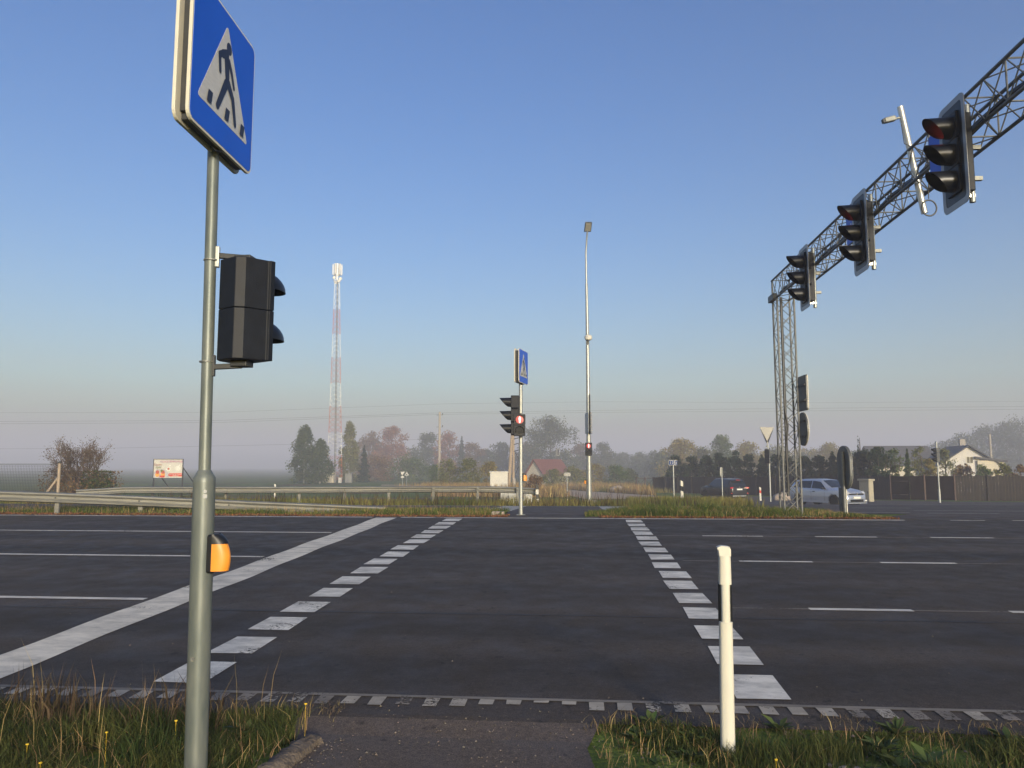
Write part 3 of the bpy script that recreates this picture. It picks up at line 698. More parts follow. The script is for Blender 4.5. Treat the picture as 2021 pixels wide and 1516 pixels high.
# ---- near left post
PB = gp(386, 4.12); pr_ = at(421, 310, 4.12); pole_dx = (pr_.x - PB.x)
def near_x(z): return PB.x + pole_dx * (z - PB.z) / (pr_.z - PB.z)
post = empty('signal_post', PB); tag(post, 'thick grey galvanised post in the near left grass', 'post')
zs = at(400, 945, 4.12).z - PB.z; top = 3.75; lean = pole_dx / (pr_.z - PB.z)
b = MB(); b.path([(0, 0, -.3), (lean * (zs - .02), 0, zs - .02)], .0565, 28); b.build('lower_tube', MA['galv_pole'], post, smooth=True)
b = MB(); b.path([(lean * z, 0, z) for z in (zs - .02, zs + .005, zs + .03, zs + .045)], [.0565, .0565, .042, .034], 28); b.build('shoulder', MA['galv_pole'], post, smooth=True)
b = MB(); b.path([(lean * (zs + .04), 0, zs + .04), (lean * top, 0, top)], .031, 24); b.build('upper_tube', MA['galv_pole'], post, smooth=True)
b = MB(); b.lathe([(.13, -.02), (.13, .012), (.10, .022), (.062, .025)], (0, 0, 0), 24); b.build('base_collar', MA['black'], post, smooth=True)
b = MB(); b.plate(rrect(.022, .022, .006, 3, 0, 0), -.002, 0); b.plate(circ(.009, 10, 0, .025), -.002, 0); o = b.build('sticker', MA['plate_white'], post); o.location = (.026 + lean * (zs - .09), -.0515, zs - .09); o.rotation_euler = (0, 0, .45)
b = MB(); b.lathe([(.011, 0), (.011, .006), (.006, .006), (.006, .014)], (0, 0, 0), 10); o = b.build('bolt', MA['galv_dull'], post); o.location = (-.012 + lean * .68, -.056, .68); o.rotation_euler = (math.pi / 2, 0, 0)
# sign pair on the post
zb = at(420, 292, 4.12).z
crossing_sign((near_x(zb + .39) + .035, 4.06, zb + .365), R(87), .80, .088, 'large blue pedestrian crossing sign at the top of the near post')
# two-section signal facing away, with brackets
zt, zb2 = at(480, 515, 4.15).z, at(480, 718, 4.15).z; zc = (zt + zb2) / 2
sg = ped_signal((near_x(zc) + .235, 4.21, zc), R(90 + 55), 'dark two light signal head seen from behind on the near post', False, True)
for zz, sgn in ((.31, 1), (-.31, -1)):
    b = MB(); m = sg.matrix_world; rz = sg.rotation_euler.z
    pl = Matrix.Rotation(-rz, 4, 'Z') @ Vector((-.235, 4.12 - 4.21, 0))
    a = Vector((0, .09, zz - sgn * .012)); p = Vector((pl.x, pl.y, zz + sgn * .0)); d = (p - a); k = p - d.normalized() * .03
    b.path([a, k], .020, 4); b.box((a.x, a.y, zz - sgn * .02), (.09, .09, .03), .5)
    b.build('bracket', MA['dark'], sg, bevel=.003)
    b = MB(); q = p - d.normalized() * .034; b.box((q.x, q.y, zz - sgn * .01), (.03, .02, .115), math.atan2(d.y, d.x) + math.pi / 2); b.build('clamp_plate', MA['galv_bright'] if sgn > 0 else MA['dark'], sg, bevel=.003)
    b = MB(); b.path([(p.x + .036 * math.cos(t), p.y + .036 * math.sin(t), zz - sgn * .03) for t in np.linspace(0, 6.283, 20)], .005, 4); b.build('clamp_band', MA['galv_dull'], sg)
zq = at(424, 1093, 4.1).z
push_button((near_x(zq) + .0565 + .058, 4.11, zq), R(86), 'orange push button box with black hood on the near post')

# ---- nearest marker post
MP = gp(1437, 4.6)
mk = empty('marker_post', MP, R(-8), 0, R(.6)); tag(mk, 'tall cream white plastic marker post nearest the camera at the road edge', 'marker post', 'road marker posts')
H = at(1440, 1078, 4.6).z - MP.z
def post_sec(b, z0, z1, w0, w1, d, y=0):
    n = 16; P0 = [(w0 / 2 * math.copysign(abs(math.cos(a)) ** .55, math.cos(a)), d / 2 * math.copysign(abs(math.sin(a)) ** .8, math.sin(a)) + y) for a in np.linspace(0, 2 * math.pi, n, endpoint=False)]
    k = w1 / w0; P1 = [(x * k, yy) for x, yy in P0]
    b.add([(x, yy, z0) for x, yy in P0] + [(x, yy, z1) for x, yy in P1], [tuple(reversed(range(n))), tuple(n + i for i in range(n))] + [(i, (i + 1) % n, n + (i + 1) % n, n + i) for i in range(n)])
b = MB(); post_sec(b, -.2, H * .635, .084, .076, .07); b.build('lower_shell', MA['post_white'], mk, smooth=True, bevel=.003)
b = MB(); post_sec(b, H * .63, H * .82, .052, .052, .06); b.build('waist', MA['post_white'], mk, smooth=True)
b = MB(); post_sec(b, H * .632, H * .825, .082, .078, .045, .012); b.build('black_reflector_band', MA['black'], mk, smooth=True)
b = MB(); post_sec(b, H * .815, H * .955, .074, .068, .066); b.build('head', MA['post_white'], mk, smooth=True)
b = MB(); prof = [(-.034, H * .95), (.034, H * .95), (.034, H * .985), (.026, H), (-.02, H + .004), (-.043, H - .004), (-.047, H - .016), (-.038, H - .022)]
b.plate(prof, -.031, .031); b.build('folded_cap', MA['post_white'], mk, bevel=.005)
b = MB(); b.box((-.041, -.012, H - .012), (.014, .022, .012)); b.build('cap_opening', MA['dark'], mk)

# ---- island post with sign, signal, pedestrian light
IB = gp(1028, 19.55)
def island_z(v): return at(1028, v, 19.55).z
ip = empty('signal_post', IB); tag(ip, 'slim galvanised post on the traffic island in the middle of the crossing', 'post')
b = MB(); b.path([(0, 0, -.2), (0, 0, island_z(752) - IB.z + .4)], [.052, .047], 20); b.build('tube', MA['galv'], ip, smooth=True)
b = MB(); b.box((0, 0, .01), (.22, .22, .02)); b.build('base_plate', MA['galv_dull'], ip)
b = MB()
zc = (island_z(692) + island_z(758)) / 2
crossing_sign((IB.x + .01, 19.5, zc), R(74), .86, .13, 'blue pedestrian crossing sign atop the island post')
zc = (island_z(781) + island_z(860)) / 2
vs_ = vehicle_signal('traffic_signal', (IB.x - .25, 19.5, zc), R(-90), 'black three light traffic signal facing left on the island post', .335, .30, .20, .12, .28)
for z in (.46, -.46): b = MB(); b.bar((0.0, .1, z), (.0, .24, z), .018, 6); b.build('bracket', MA['dark'], vs_)
zc = (island_z(819) + island_z(861)) / 2
pz = ped_signal((IB.x - .03, 19.33, zc), R(3), 'lit red pedestrian light on the island post facing the camera'); pz.scale = (1.02, 1, 1)
for z in (.3, -.3): MB().box((.03, .17, z), (.04, .1, .03)).build('bracket', MA['dark'], pz)
push_button((IB.x + .12, 19.53, island_z(942)), R(86), 'orange push button on the island post')
b = MB(); x, y = rt(-2.0, 19.4); b.box((x, y, Gt(19.4) + .05), (.30, .22, .10), -.1); o = b.build('kerb_block', MA['rock'], bevel=.02); tag(o, 'low concrete kerb block left of the island post foot', 'kerb block')

# ---- lamp post beyond the slip road
LB = gp(1163, 33.0)
def lz(v): return at(1161, v, 33).z - LB.z
lp = empty('street_lamp', LB); tag(lp, 'tall galvanised street lamp behind the crossing with curved neck', 'street lamp')
Ht = lz(455)
b = MB(); b.path([(0, 0, 0), (0, 0, lz(915))], [.115, .105], 20); b.path([(0, 0, lz(915)), (0, 0, lz(690)), (-.02, 0, lz(560))], [.098, .075, .055], 20); b.path([(-.02, 0, lz(562)), (-.03, 0, lz(500)), (0.0, -.08, lz(475)), (.02, -.3, Ht - .02)], [.042, .036, .034, .032], 14); b.build('pole', MA['galv'], lp, smooth=True)
b = MB(); b.box((.03, -.42, Ht + .05), (.32, .62, .10), 0, 0, R(-24), .8); b.build('lamp_head', MA['galv_dull'], lp, bevel=.02)
b = MB(); b.box((.03, -.44, Ht + .0), (.24, .46, .02), 0, 0, R(-24)); b.build('lamp_glass', MA['white'], lp)
b = MB(); b.lathe([(.06, -.12), (.14, -.08), (.17, 0), (.155, .08), (.09, .13), (.02, .15)], (0.02, -.15, lz(668)), 20); b.build('detector_dome', MA['white'], lp, smooth=True)
b = MB(); b.path([(0, 0, lz(682)), (.01, -.1, lz(679)), (.02, -.15, lz(673))], .025, 8); b.build('dome_arm', MA['galv_dull'], lp)
b = MB(); b.box((0, 0, .06), (.55, .55, .24), .1); b.build('footing', MA['concrete'], lp, bevel=.02)
for u0, v0, v1, dy, nm, rz in ((1164.5, 779, 815, .1, 'arrow_sign', 84), (1166.8, 814, 856, -.05, 'direction_sign', 80), (1158.5, 815, 856, .06, 'direction_sign', -84)):
    q = at(u0, (v0 + v1) / 2, 33.0 + dy); h = (v1 - v0) / FPX * 33
    g = empty('road_sign', q, R(rz)); tag(g, {'arrow_sign': 'narrow dark sign seen edge on, upper one on the street lamp', 'direction_sign': 'plate sign seen edge on at the ' + ('right' if u0 > 1163 else 'left') + ' of the street lamp pole'}[nm], 'road sign')
    MB().plate(rrect(h * .8, h, .06), -.01, .01).build('panel', MA['sign_back'], g); MB().plate(rrect(h * .8, h, .06), -.016, -.011).build('face', MA['white_sign'] if nm != 'arrow_sign' else MA['dark'], g)
    b = MB(); b.box((0, .05, 0), (.05, .08, .05)); b.build('clamp', MA['galv_dull'], g)
q = at(1162, 886.5, 32.8); ped_signal((q.x, 32.82, q.z), R(0), 'small lit red pedestrian light on the street lamp pole')
q = at(1156.5, 951, 32.9); push_button((LB.x - .18, 32.97, q.z), R(-86), 'orange push button on the street lamp pole')

# ------------------------------------------------------------------ gantry
YC = 19.0
GB = gp(1562, YC); CWX, CWD = .50, .50
gan = empty('signal_gantry', GB, -TILT); tag(gan, 'grey lattice steel gantry carrying the overhead traffic signals at right', 'gantry')
zlow = at(1562, 590, YC).z - GB.z; ztop = zlow + .52
hw = .205
cor = [(-hw, -hw), (hw, -hw), (hw, hw), (-hw, hw)]
for x, y in cor:
    b = MB(); b.bar((x, y, -.1), (x, y, ztop if y > 0 and x < 0 else zlow + .05), .024, 8); b.build('column_chord', MA['gantry'], gan, smooth=True)
def lattice(p0, p1, q0, q1, n, r, x=True):
    b = MB(); p0, p1, q0, q1 = map(Vector, (p0, p1, q0, q1))
    for k in range(n):
        a, c = p0.lerp(p1, k / n), p0.lerp(p1, (k + 1) / n); d, e = q0.lerp(q1, k / n), q0.lerp(q1, (k + 1) / n)
        if x: b.bar(a, e, r, 5); b.bar(d, c, r, 5)
        else: b.bar(a if k % 2 else d, e if k % 2 else c, r, 5)
    return b
for i in range(4):
    a, c = cor[i], cor[(i + 1) % 4]
    lattice((*a, .1), (*a, zlow), (*c, .1), (*c, zlow), 13, .009, i % 2 == 0).build('column_bracing', MA['gantry'], gan)
b = MB(); b.bar((.02 - hw * .6, -hw * .9, .5), (.02 - hw * .6, -hw * .9, zlow), .035, 10); b.build('cable_duct', MA['dark'], gan)
b = MB(); b.path([(-.12, -hw - .02, zlow), (-.12, -hw - .03, 2.6), (-.06, -hw - .03, 2.2), (-.12, -hw - .02, 1.6), (-.1, -hw, .6)], .018, 6); b.build('cable', MA['black'], gan)
BL = -15.5          # beam runs toward the near side of the road
bc = [(-hw, zlow), (hw, zlow), (hw, ztop), (-hw, ztop)]
for x, z in bc:
    b = MB(); b.bar((x, hw + .05, z), (x, BL, z), .025, 8); b.build('beam_chord', MA['gantry'], gan, smooth=True)
NB = 32
for i, (p, q) in enumerate(((bc[0], bc[3]), (bc[1], bc[2]), (bc[0], bc[1]), (bc[3], bc[2]))):
    lattice((p[0], hw, p[1]), (p[0], BL, p[1]), (q[0], hw, q[1]), (q[0], BL, q[1]), NB, .0095, i < 2).build('beam_bracing', MA['gantry'], gan)
for k in range(0, NB + 1, 2):
    b = MB(); y = hw + (BL - hw) * k / NB
    for (x0, z0), (x1, z1) in zip(bc, bc[1:] + bc[:1]): b.bar((x0, y, z0), (x1, y, z1), .012, 5)
    b.build('beam_frame', MA['gantry'], gan)
b = MB(); pts = [(0.0, hw - k * .5, zlow + .2 + .03 * math.sin(k * 1.9)) for k in range(33)]; b.path(pts, .045, 8); b.build('cable_bundle', MA['black'], gan, smooth=True)
b = MB(); b.path([(.12, -1.2 - k * .45, zlow + .3 + .05 * math.sin(k * 1.1)) for k in range(34)], .022, 6); b.build('cable', MA['black'], gan, smooth=True)
b = MB(); b.box((-hw - .05, hw * .2, zlow + .03), (.1, hw * 2.4, .16)); b.build('connector_box', MA['sign_back'], gan, bevel=.01)
for x in (0,): b = MB(); b.box((0, 0, -.02), (.9, .9, .12)); b.build('footing', MA['concrete'], gan)
b = MB(); b.bar((0, BL + .2, -.3 - .25), (0, BL + .2, zlow), .08, 12); b.build('near_column', MA['galv_dull'], gan)
def beam_pt(yl, x=0, z=0): return gan.matrix_basis @ Vector((x, yl, z))
gan.matrix_basis = Matrix.Translation(GB) @ Matrix.Rotation(-TILT, 4, 'Z')
def beam_y_for(u):      # local y on the beam under photo column u (beam centre line)
    lo, hi = -14.0, 0.0
    for _ in range(40):
        m = (lo + hi) / 2; p = beam_pt(m, -hw - .06, zlow + .2); cp, sp = math.cos(PITCH), math.sin(PITCH)
        uu = CX + FPX * p.x / (p.y * cp + (p.z - CAMZ) * sp)
        if uu > u: lo = m
        else: hi = m
    return m
for upipe, v0, v1, up0, up1, lab, rd in ((1915, 190, 410, 199, 392, 'largest overhead traffic signal, nearest on the gantry beam', True), (1722, 374, 538, 378, 527, 'middle of the three overhead traffic signals on the gantry beam', True),
                                       (1607, 482, 610, 486, 604, 'overhead traffic signal nearest the gantry column', False)):
    yl = beam_y_for(upipe); p = beam_pt(yl, -hw - .06, 0)
    pz0, pz1 = at(upipe, up1, p.y).z, at(upipe, up0, p.y).z
    cz = (at(upipe, v0, p.y).z + at(upipe, v1, p.y).z) / 2; hh = (at(upipe, v0, p.y).z - at(upipe, v1, p.y).z)
    sp_ = beam_pt(yl + .02, -hw - .06 - .24, 0)
    g = vehicle_signal('traffic_signal', (sp_.x, sp_.y + .02, cz - .02), R(-90) - TILT, lab + ', white bordered backplate', .345, .33, .13, .135, .30, (.66, hh * .96), rd, None, 'overhead gantry signals')
    inv = Matrix.Rotation(R(90) + TILT, 4, 'Z')
    lp_ = inv @ (Vector((p.x, p.y, 0)) - Vector((sp_.x, sp_.y + .02, 0)))
    b = MB(); b.bar((lp_.x - .08, lp_.y - .0, pz0 - cz), (lp_.x - .08, lp_.y, pz1 - cz), .036, 12); b.build('mounting_pipe', MA['galv'], g, smooth=True)
    for z in (.52, -.52):
        b = MB(); b.box((-.04, .18, z), (.05, .18, .04)); b.build('bracket', MA['galv_bright'] if z < 0 else MA['dark'], g)
    b = MB(); b.box((0, .17, 0), (.24, .08, 1.0)); b.build('rear_box', MA['housing'], g, bevel=.01)
    b = MB(); b.box((-.04, .30, .1), (.05, .14, .05)); b.box((-.04, .30, -.3), (.05, .14, .05)); b.build('beam_clamp', MA['galv_dull'], g)
for u, v, w_, h, lab in ((1838, 300, .5, .62, 'blue lane sign half hidden behind the largest overhead signal'), (1666, 447, .5, .6, 'blue lane sign half hidden behind the middle overhead signal')):
    yl = beam_y_for(u + 18); p = beam_pt(yl, -hw - .10, 0); z = at(u, v, p.y).z
    g = empty('lane_sign', (p.x, p.y, z), R(-90) - TILT); tag(g, lab, 'road sign')
    MB().plate(rrect(w_, h, .04), 0, .02).build('panel', MA['sign_back'], g); MB().plate(rrect(w_ * .96, h * .96, .035), -.004, -.001).build('blue_face', MA['blue'], g)
    MB().plate([(-.02, -h * .3), (.02, -h * .3), (.02, h * .1), (-.02, h * .1)], -.008, -.005).build('arrow', MA['white_sign'], g)
yl = beam_y_for(1786); p = beam_pt(yl, 0, 0); p0 = at(1786, 421, p.y); p1 = at(1766, 211, p.y)
cg = empty('camera_mast', (p.x, p.y, p0.z)); tag(cg, 'bright galvanised mast with a small camera standing up from the gantry beam', 'camera mast')
hh = p1.z - p0.z
MB().bar((-.02, 0, 0), (p1.x - p.x + .08, 0, hh), .046, 14).build('mast', MA['galv_bright'], cg, smooth=True)
x1 = p1.x - p.x + .08
b = MB(); b.bar((x1, 0, hh - .17), (x1 - .11, 0, hh - .19), .018, 8); b.build('arm', MA['galv_dull'], cg)
b = MB(); b.box((x1 - .17, 0, hh - .20), (.17, .08, .075), 0, R(-14)); b.build('camera_body', MA['galv_dull'], cg, bevel=.01)
b = MB(); b.box((x1 - .262, 0, hh - .226), (.03, .06, .06), 0, R(-14)); b.build('camera_lens', MA['black'], cg)
b = MB(); b.path([(x1 - .02, -.05, hh - .3), (x1 + .0, -.06, hh - .6), (.06, -.06, hh - .75), (.05, -.06, hh * .5), (.02, -.06, .2)], .007, 5); b.path([(.02 + .11 * math.cos(a), -.06, .06 + .12 * math.sin(a)) for a in np.linspace(0, 6.283, 20)], .012, 6); b.build('cable', MA['black'], cg)
# plates on the column seen from behind
for u, v0, v1, kind, lab in ((1576, 742, 811, 'rect', 'rectangular sign seen from behind on the gantry column'), (1577.5, 814, 880, 'round', 'round sign seen from behind on the gantry column, under the rectangular one')):
    q = at(u, (v0 + v1) / 2, YC - .15); h = (v1 - v0) / FPX * YC
    g = empty('road_sign', (q.x + .10, q.y, q.z), R(86)); tag(g, lab, 'road sign')
    poly = rrect(.8, h, .05) if kind == 'rect' else circ(h / 2, 32)
    MB().plate(poly, -.02, -.004).build('face', MA['white'], g); MB().plate([(x * .985, z * .985) for x, z in poly], -.004, .03).build('back', MA['sign_back'], g)
    b = MB(); b.box((0, .045, h * .22), (.7 if kind == 'rect' else .5, .03, .05)); b.box((0, .045, -h * .22), (.7 if kind == 'rect' else .5, .03, .05)); b.build('stiffener', MA['dark'], g)
    q2 = empty('x'); bpy.data.objects.remove(q2)
# rear-seen keep sign on the island nose
q = gp(1672, 19.6); g = empty('keep_sign', q, R(87)); tag(g, 'large rounded sign seen from behind on a double post at the island tip', 'road sign')
z0, z1 = at(1668, 966, 19.6).z - q.z, at(1668, 880, 19.6).z - q.z
pl = rrect(.86, z1 - z0, .4, 10)
o = MB().plate(pl, -.03, .05).build('plate', MA['sign_back'], g, bevel=.02); o.location = (0, 0, (z0 + z1) / 2)
o = MB().plate(rrect(.84, z1 - z0 - .02, .39, 10), -.036, -.031).build('face', MA['white_sign'], g); o.location = (0, 0, (z0 + z1) / 2)
b = MB(); b.bar((-.12, .09, -.1), (-.12, .09, z1 - .15), .036, 12); b.build('post', MA['galv_dull'], g, smooth=True)
b = MB(); b.box((.1, .06, z0 / 2), (.24, .10, z0 + .1)); b.build('lower_panel', MA['sign_back'], g, bevel=.01)
b = MB(); b.box((.1, -.005, z0 / 2), (.24, .02, z0 + .1)); b.build('lower_face', MA['white'], g)

# ------------------------------------------------------------------ guard rails
def w_beam(name, label, pts, h=.31, posts=(), post_h=.75, mirror=1, end_marker=False):
    g = empty(name, pts[0]); tag(g, label, 'guard rail', 'guard rails'); o0 = Vector(pts[0])
    prof = [(-.01, -.155), (.065, -.125), (.075, -.09), (-.01, -.03), (-.01, .03), (.075, .09), (.065, .125), (-.01, .155), (-.022, .15), (.05, .118), (.06, .09), (-.022, .035), (-.022, -.035), (.06, -.09), (.05, -.118), (-.022, -.15)]
    b = MB(); n = len(prof); vs = []; fs = []
    P = [Vector(p) - o0 for p in pts]
    for i, p in enumerate(P):
        d = P[min(i + 1, len(P) - 1)] - P[max(i - 1, 0)]; d.z = 0; d.normalize(); nr = Vector((d.y, -d.x, 0))
        for a, z in prof: vs.append(p + nr * a * mirror + Vector((0, 0, z * .88)))
    for i in range(len(P) - 1):
        for k in range(n): fs.append((i * n + k, (i + 1) * n + k, (i + 1) * n + (k + 1) % n, i * n + (k + 1) % n))
    b.add(vs, fs); b.build('rail', MA['rail'], g, smooth=True)
    for p in posts:
        p = Vector(p); b = MB(); b.box((p.x - o0.x, p.y - o0.y + .09, (G(p.x, p.y) - .1 + p.z + .1) / 2 - o0.z), (.11, .06, p.z + .1 - G(p.x, p.y) + .1)); b.build('post', MA['rail'], g)
        b = MB(); b.lathe([(.02, 0), (.02, .015)], (p.x - o0.x, p.y - o0.y - .02, p.z - o0.z), 8, 'Y'); b.build('bolt', MA['dark'], g)
    return g
# front rail on the island, sinking to the right
fp = []
for u, v, Y in ((-260, 973, 19.8), (-60, 977, 19.9), (100, 982, 20.0), (250, 988, 20.2), (400, 994.5, 20.4), (520, 1000, 20.6), (620, 1004, 20.8), (760, 1010, 21)):
    fp.append(at(u, v, Y))
pp = [fp[0].lerp(fp[-1], k) for k in (.05, .2, .36, .52)]
pp = []
for u, v, Y in ((-120, 976, 19.9), (110, 982.5, 20.02), (275, 989, 20.25), (452, 997, 20.5)): pp.append(at(u, v, Y))
w_beam('guard_rail', 'front guard rail at left sinking into the island grass', fp, posts=pp)
fp = [];
for u, v, Y in ((150, 973, 31.4), (200, 970.5, 31.7), (245, 967.5, 32.0), (400, 967, 32.4), (600, 967, 32.8), (800, 966, 33), (960, 966, 33.2), (1030, 968, 33.3), (1046, 969, 33.5), (1054, 970, 33.9), (1057, 970.5, 34.5), (1054, 971, 35)): fp.append(at(u, v, Y))
pp = [at(u, 967, 32.9) for u in (300, 445, 590, 680, 767, 855, 943, 1022)]
gr = w_beam('guard_rail', 'long far guard rail with a curved end beside the island post', fp, posts=pp)
q = at(1060.5, 995, 33.4); em = empty('end_marker', (q.x, 33.5, G(q.x, 33.5))); tag(em, 'black and white striped marker at the curved end of the far guard rail', 'marker post')
for k in range(4): MB().box((0, 0, .11 + k * .2), (.12, .04, .2)).build('stripe', MA['white'] if k % 2 == 0 else MA['black'], em)
for u0, u1 in ((988, 1019), (1033, 1050)):
    a, c = gp(u0, 36.5), gp(u1, 36.5); b = MB(); w_ = c.x - a.x; b.box((0, 0, .32), (w_, .5, .68)); o = b.build('concrete_block', MA['white'], bevel=.02); o.location = (a.x + w_ / 2, 36.5, a.z + .02)
    tag(o, ('wide' if u0 < 1000 else 'narrow') + ' white block behind the far guard rail near its curved end', 'block')

# ------------------------------------------------------------------ cars (local +X forward)
def car(loc, rz, label, L, W, H, paint_m, spec):
    g = empty('parked_car', loc, rz); tag(g, label, 'car')
    st_, hood_z, belt, base, wb0, wb1, wr, rear = spec['st'], spec['hood'], spec['belt'], spec['base'], spec['wf'], spec['wrr'], spec['wheel'], spec.get('rear', 0)
    xs = np.linspace(-L / 2, L / 2, 121)
    top = lambda x: float(np.interp(x / L, [a for a, _ in st_], [c for _, c in st_]))
    bel = lambda x: min(top(x) - .01, float(np.interp(x / L, [-.5, -.46, .2, .35, .47, .5], [belt * .93, belt, belt * .96, hood_z, hood_z - .14, .55])))
    wid = lambda x: W / 2 * float(np.interp(abs(x) / L, [0, .3, .42, .475, .5], [1, .99, .95, .88, .74]))
    def sec(x):
        w_, t, c = wid(x), top(x), bel(x); gh = max(0, t - c); rw = w_ - .10 - gh * .30
        if gh < .05: rw = w_ * .86
        lo = base + (.10 if abs(x) > L * .47 else 0)
        mid = [(w_ * (1 - .015 * abs(q - .5) * 2), lo + .10 + (c - .12 - lo - .10) * q) for q in (.12, .25, .38, .5, .62, .75, .88)]
        return [(w_ * .90, lo), (w_ * .985, lo + .10)] + mid + [(w_ * .985, c - .12), (w_ * .955, c), (rw + .03, max(c + .008, t - .07)), (rw - .06, t - .012), (rw * .5, t + .012), (0, t + .018)]
    b = MB(); S = [sec(x) for x in xs]; n = len(S[0]); vs, fs = [], []
    for x, s in zip(xs, S):
        ring = [(x, y, z) for y, z in s] + [(x, -y, z) for y, z in reversed(s[:-1])]; vs += ring
    m = 2 * n - 1
    for i in range(len(xs) - 1):
        for k in range(m - 1): fs.append((i * m + k, i * m + k + 1, (i + 1) * m + k + 1, (i + 1) * m + k))
        fs.append((i * m + m - 1, i * m, (i + 1) * m, (i + 1) * m + m - 1))
    fs += [tuple(reversed(range(m))), tuple((len(xs) - 1) * m + k for k in range(m))]
    # real wheel arches: drop body-side faces inside the arch circle
    keep = []
    b2 = MB(); b2.add(vs, [])
    for f in fs:
        c = [sum(vs[i][k] for i in f) / len(f) for k in range(3)]
        inside = any((c[0] - xw) ** 2 + (c[2] - wr) ** 2 < (wr + .05) ** 2 for xw in (wb0, wb1)) and len(f) == 4 and c[2] < wr * 2 + .05 and abs(c[1]) > W * .3
        if not inside: keep.append(f)
    b.add(vs, keep); b.build('body', paint_m, g, smooth=True)
    def pt(x, f, side):      # greenhouse side point, f 0..1 from belt to roof edge
        s = sec(x); (y0, z0), (y1, z1) = s[10], s[11]; return (x, side * (y0 + (y1 - y0) * f + .008), z0 + (z1 - z0) * f)
    for side in (-1, 1):
        for (xa0, xa1, xb0, xb1) in spec['side_windows']:
            b = MB(); vs = []; N = 6
            for k in range(N + 1): vs.append(pt((xa0 + (xb0 - xa0) * k / N) * L, .08, side))
            for k in range(N + 1): vs.append(pt((xa1 + (xb1 - xa1) * k / N) * L, .93, side))
            b.add(vs, [(k, k + 1, N + 2 + k, N + 1 + k) for k in range(N)]); b.build('side_window', MA['car_glass'], g)
        for x in spec['handles']:
            s = sec(x * L); b = MB(); b.box((x * L, side * (s[9][0] + .012), s[9][1] - .02), (.16, .03, .035)); b.build('door_handle', MA['black'], g)
        s = sec(spec['mirror'] * L); b = MB(); b.box((spec['mirror'] * L, side * (s[10][0] + .10), s[10][1] + .07), (.10, .20, .13)); b.build('mirror', MA['black'], g, bevel=.03)
        for x in spec['seams']:
            b = MB(); vs = []
            for k in (1, 4, 8, 10): y, z = sec(x * L)[k]; vs += [(x * L - .006, side * (y + .004), z), (x * L + .006, side * (y + .004), z)]
            b.add(vs, [(0, 1, 3, 2), (2, 3, 5, 4), (4, 5, 7, 6)]); b.build('door_seam', MA['black'], g)
        b = MB(); b.box((0, side * (W / 2 - .015), base + .06), (L * .44, .05, .09)); b.build('sill', MA['black'] if spec.get('clad') else paint_m, g)
        for xw in (wb0, wb1):
            wg = empty('wheel', (xw, side * (W / 2 - .11), wr)); wg.parent = g
            MB().lathe([(wr * .62, -.1), (wr * .95, -.1), (wr, -.06), (wr, .06), (wr * .95, .1), (wr * .62, .1)], (0, 0, 0), 24, 'Y').build('tyre', MA['tyre'], wg, smooth=True)
            b = MB(); b.lathe([(wr * .60, -.03), (wr * .64, .07), (wr * .64, -.07)], (0, 0, 0), 24, 'Y')
            for k in range(5): a = 2 * math.pi * k / 5; b.box((math.cos(a) * wr * .33, side * .085, math.sin(a) * wr * .33), (wr * .62, .02, .05), 0, -a)
            b.build('rim', MA['alloy'], wg)
            b = MB(); b.lathe([(wr + .06, -.02), (wr + .06, .02)], (xw, side * (W / 2 - .30), wr), 24, 'Y'); b.build('wheel_well', MA['black'], g)
    # windscreen + rear window: strips on the sloping roof line
    for nm, (xa, xb) in (('windscreen', spec['screen']), ('rear_window', spec['rearw'])):
        b = MB(); vs = []; N, K = 5, 6
        for i in range(N + 1):
            x = (xa + (xb - xa) * i / N) * L; s = sec(x); w_ = s[12][0] * .93; sl = (top(x + .02) - top(x - .02)) / .04
            nx, nz = -sl / math.hypot(1, sl), 1 / math.hypot(1, sl)
            for k in range(K + 1): q = -1 + 2 * k / K; vs.append((x + nx * .02, q * w_, s[12][1] + .03 * (1 - abs(q)) + nz * .014))
        b.add(vs, [(i * (K + 1) + k, i * (K + 1) + k + 1, (i + 1) * (K + 1) + k + 1, (i + 1) * (K + 1) + k) for i in range(N) for k in range(K)]); b.build(nm, MA['car_glass'], g)
    return g, sec, wid
MA['car_glass'] = mat('car_glass', (.015, .019, .024), .06, var=.2, scale=2, spec=.7); MA['tyre'] = mat('tyre', (.016, .016, .017), .8); MA['alloy'] = mat('alloy_rim', (.42, .43, .44), .3, .8)
MA['silver'] = mat('silver_blue_paint', (.42, .46, .55), .28, .55, var=.03, scale=2, spec=.6); MA['anthracite'] = mat('anthracite_paint', (.030, .031, .036), .22, .4, var=.05, scale=2, spec=.6)
MA['headlamp'] = mat('headlamp', (.6, .62, .64), .12, .2, var=.4, scale=14); MA['tail'] = mat('tail_lamp', (.35, .015, .02), .15, var=.2, spec=.7, emit=(1, .05, .05), estr=.12); MA['chrome'] = mat('chrome', (.65, .65, .64), .15, .9, var=.05)
MA['plate'] = mat('number_plate', (.72, .71, .66), .5, var=.05)
q = gp(1632, 44.5)
rz = R(-65)
spec = dict(st=[(-.5, .95), (-.485, 1.02), (-.40, 1.38), (-.30, 1.455), (-.05, 1.48), (.06, 1.44), (.245, 1.00), (.40, .90), (.47, .78), (.5, .60)], hood=.90, belt=.95, base=.17, wf=1.30, wrr=-1.28, wheel=.315,
            side_windows=[(-.41, -.36, -.325, -.31), (-.315, -.295, -.08, -.08), (-.065, -.065, .185, .075)], handles=(-.25, .0 - .02), mirror=.155, seams=(-.30, -.07, .16), screen=(.075, .235), rearw=(-.485, -.41))
g, sec, wid = car((q.x, q.y, q.z + .012), rz, 'silver blue hatchback on the side road behind the gantry column', 4.2, 1.79, 1.48, MA['silver'], spec)
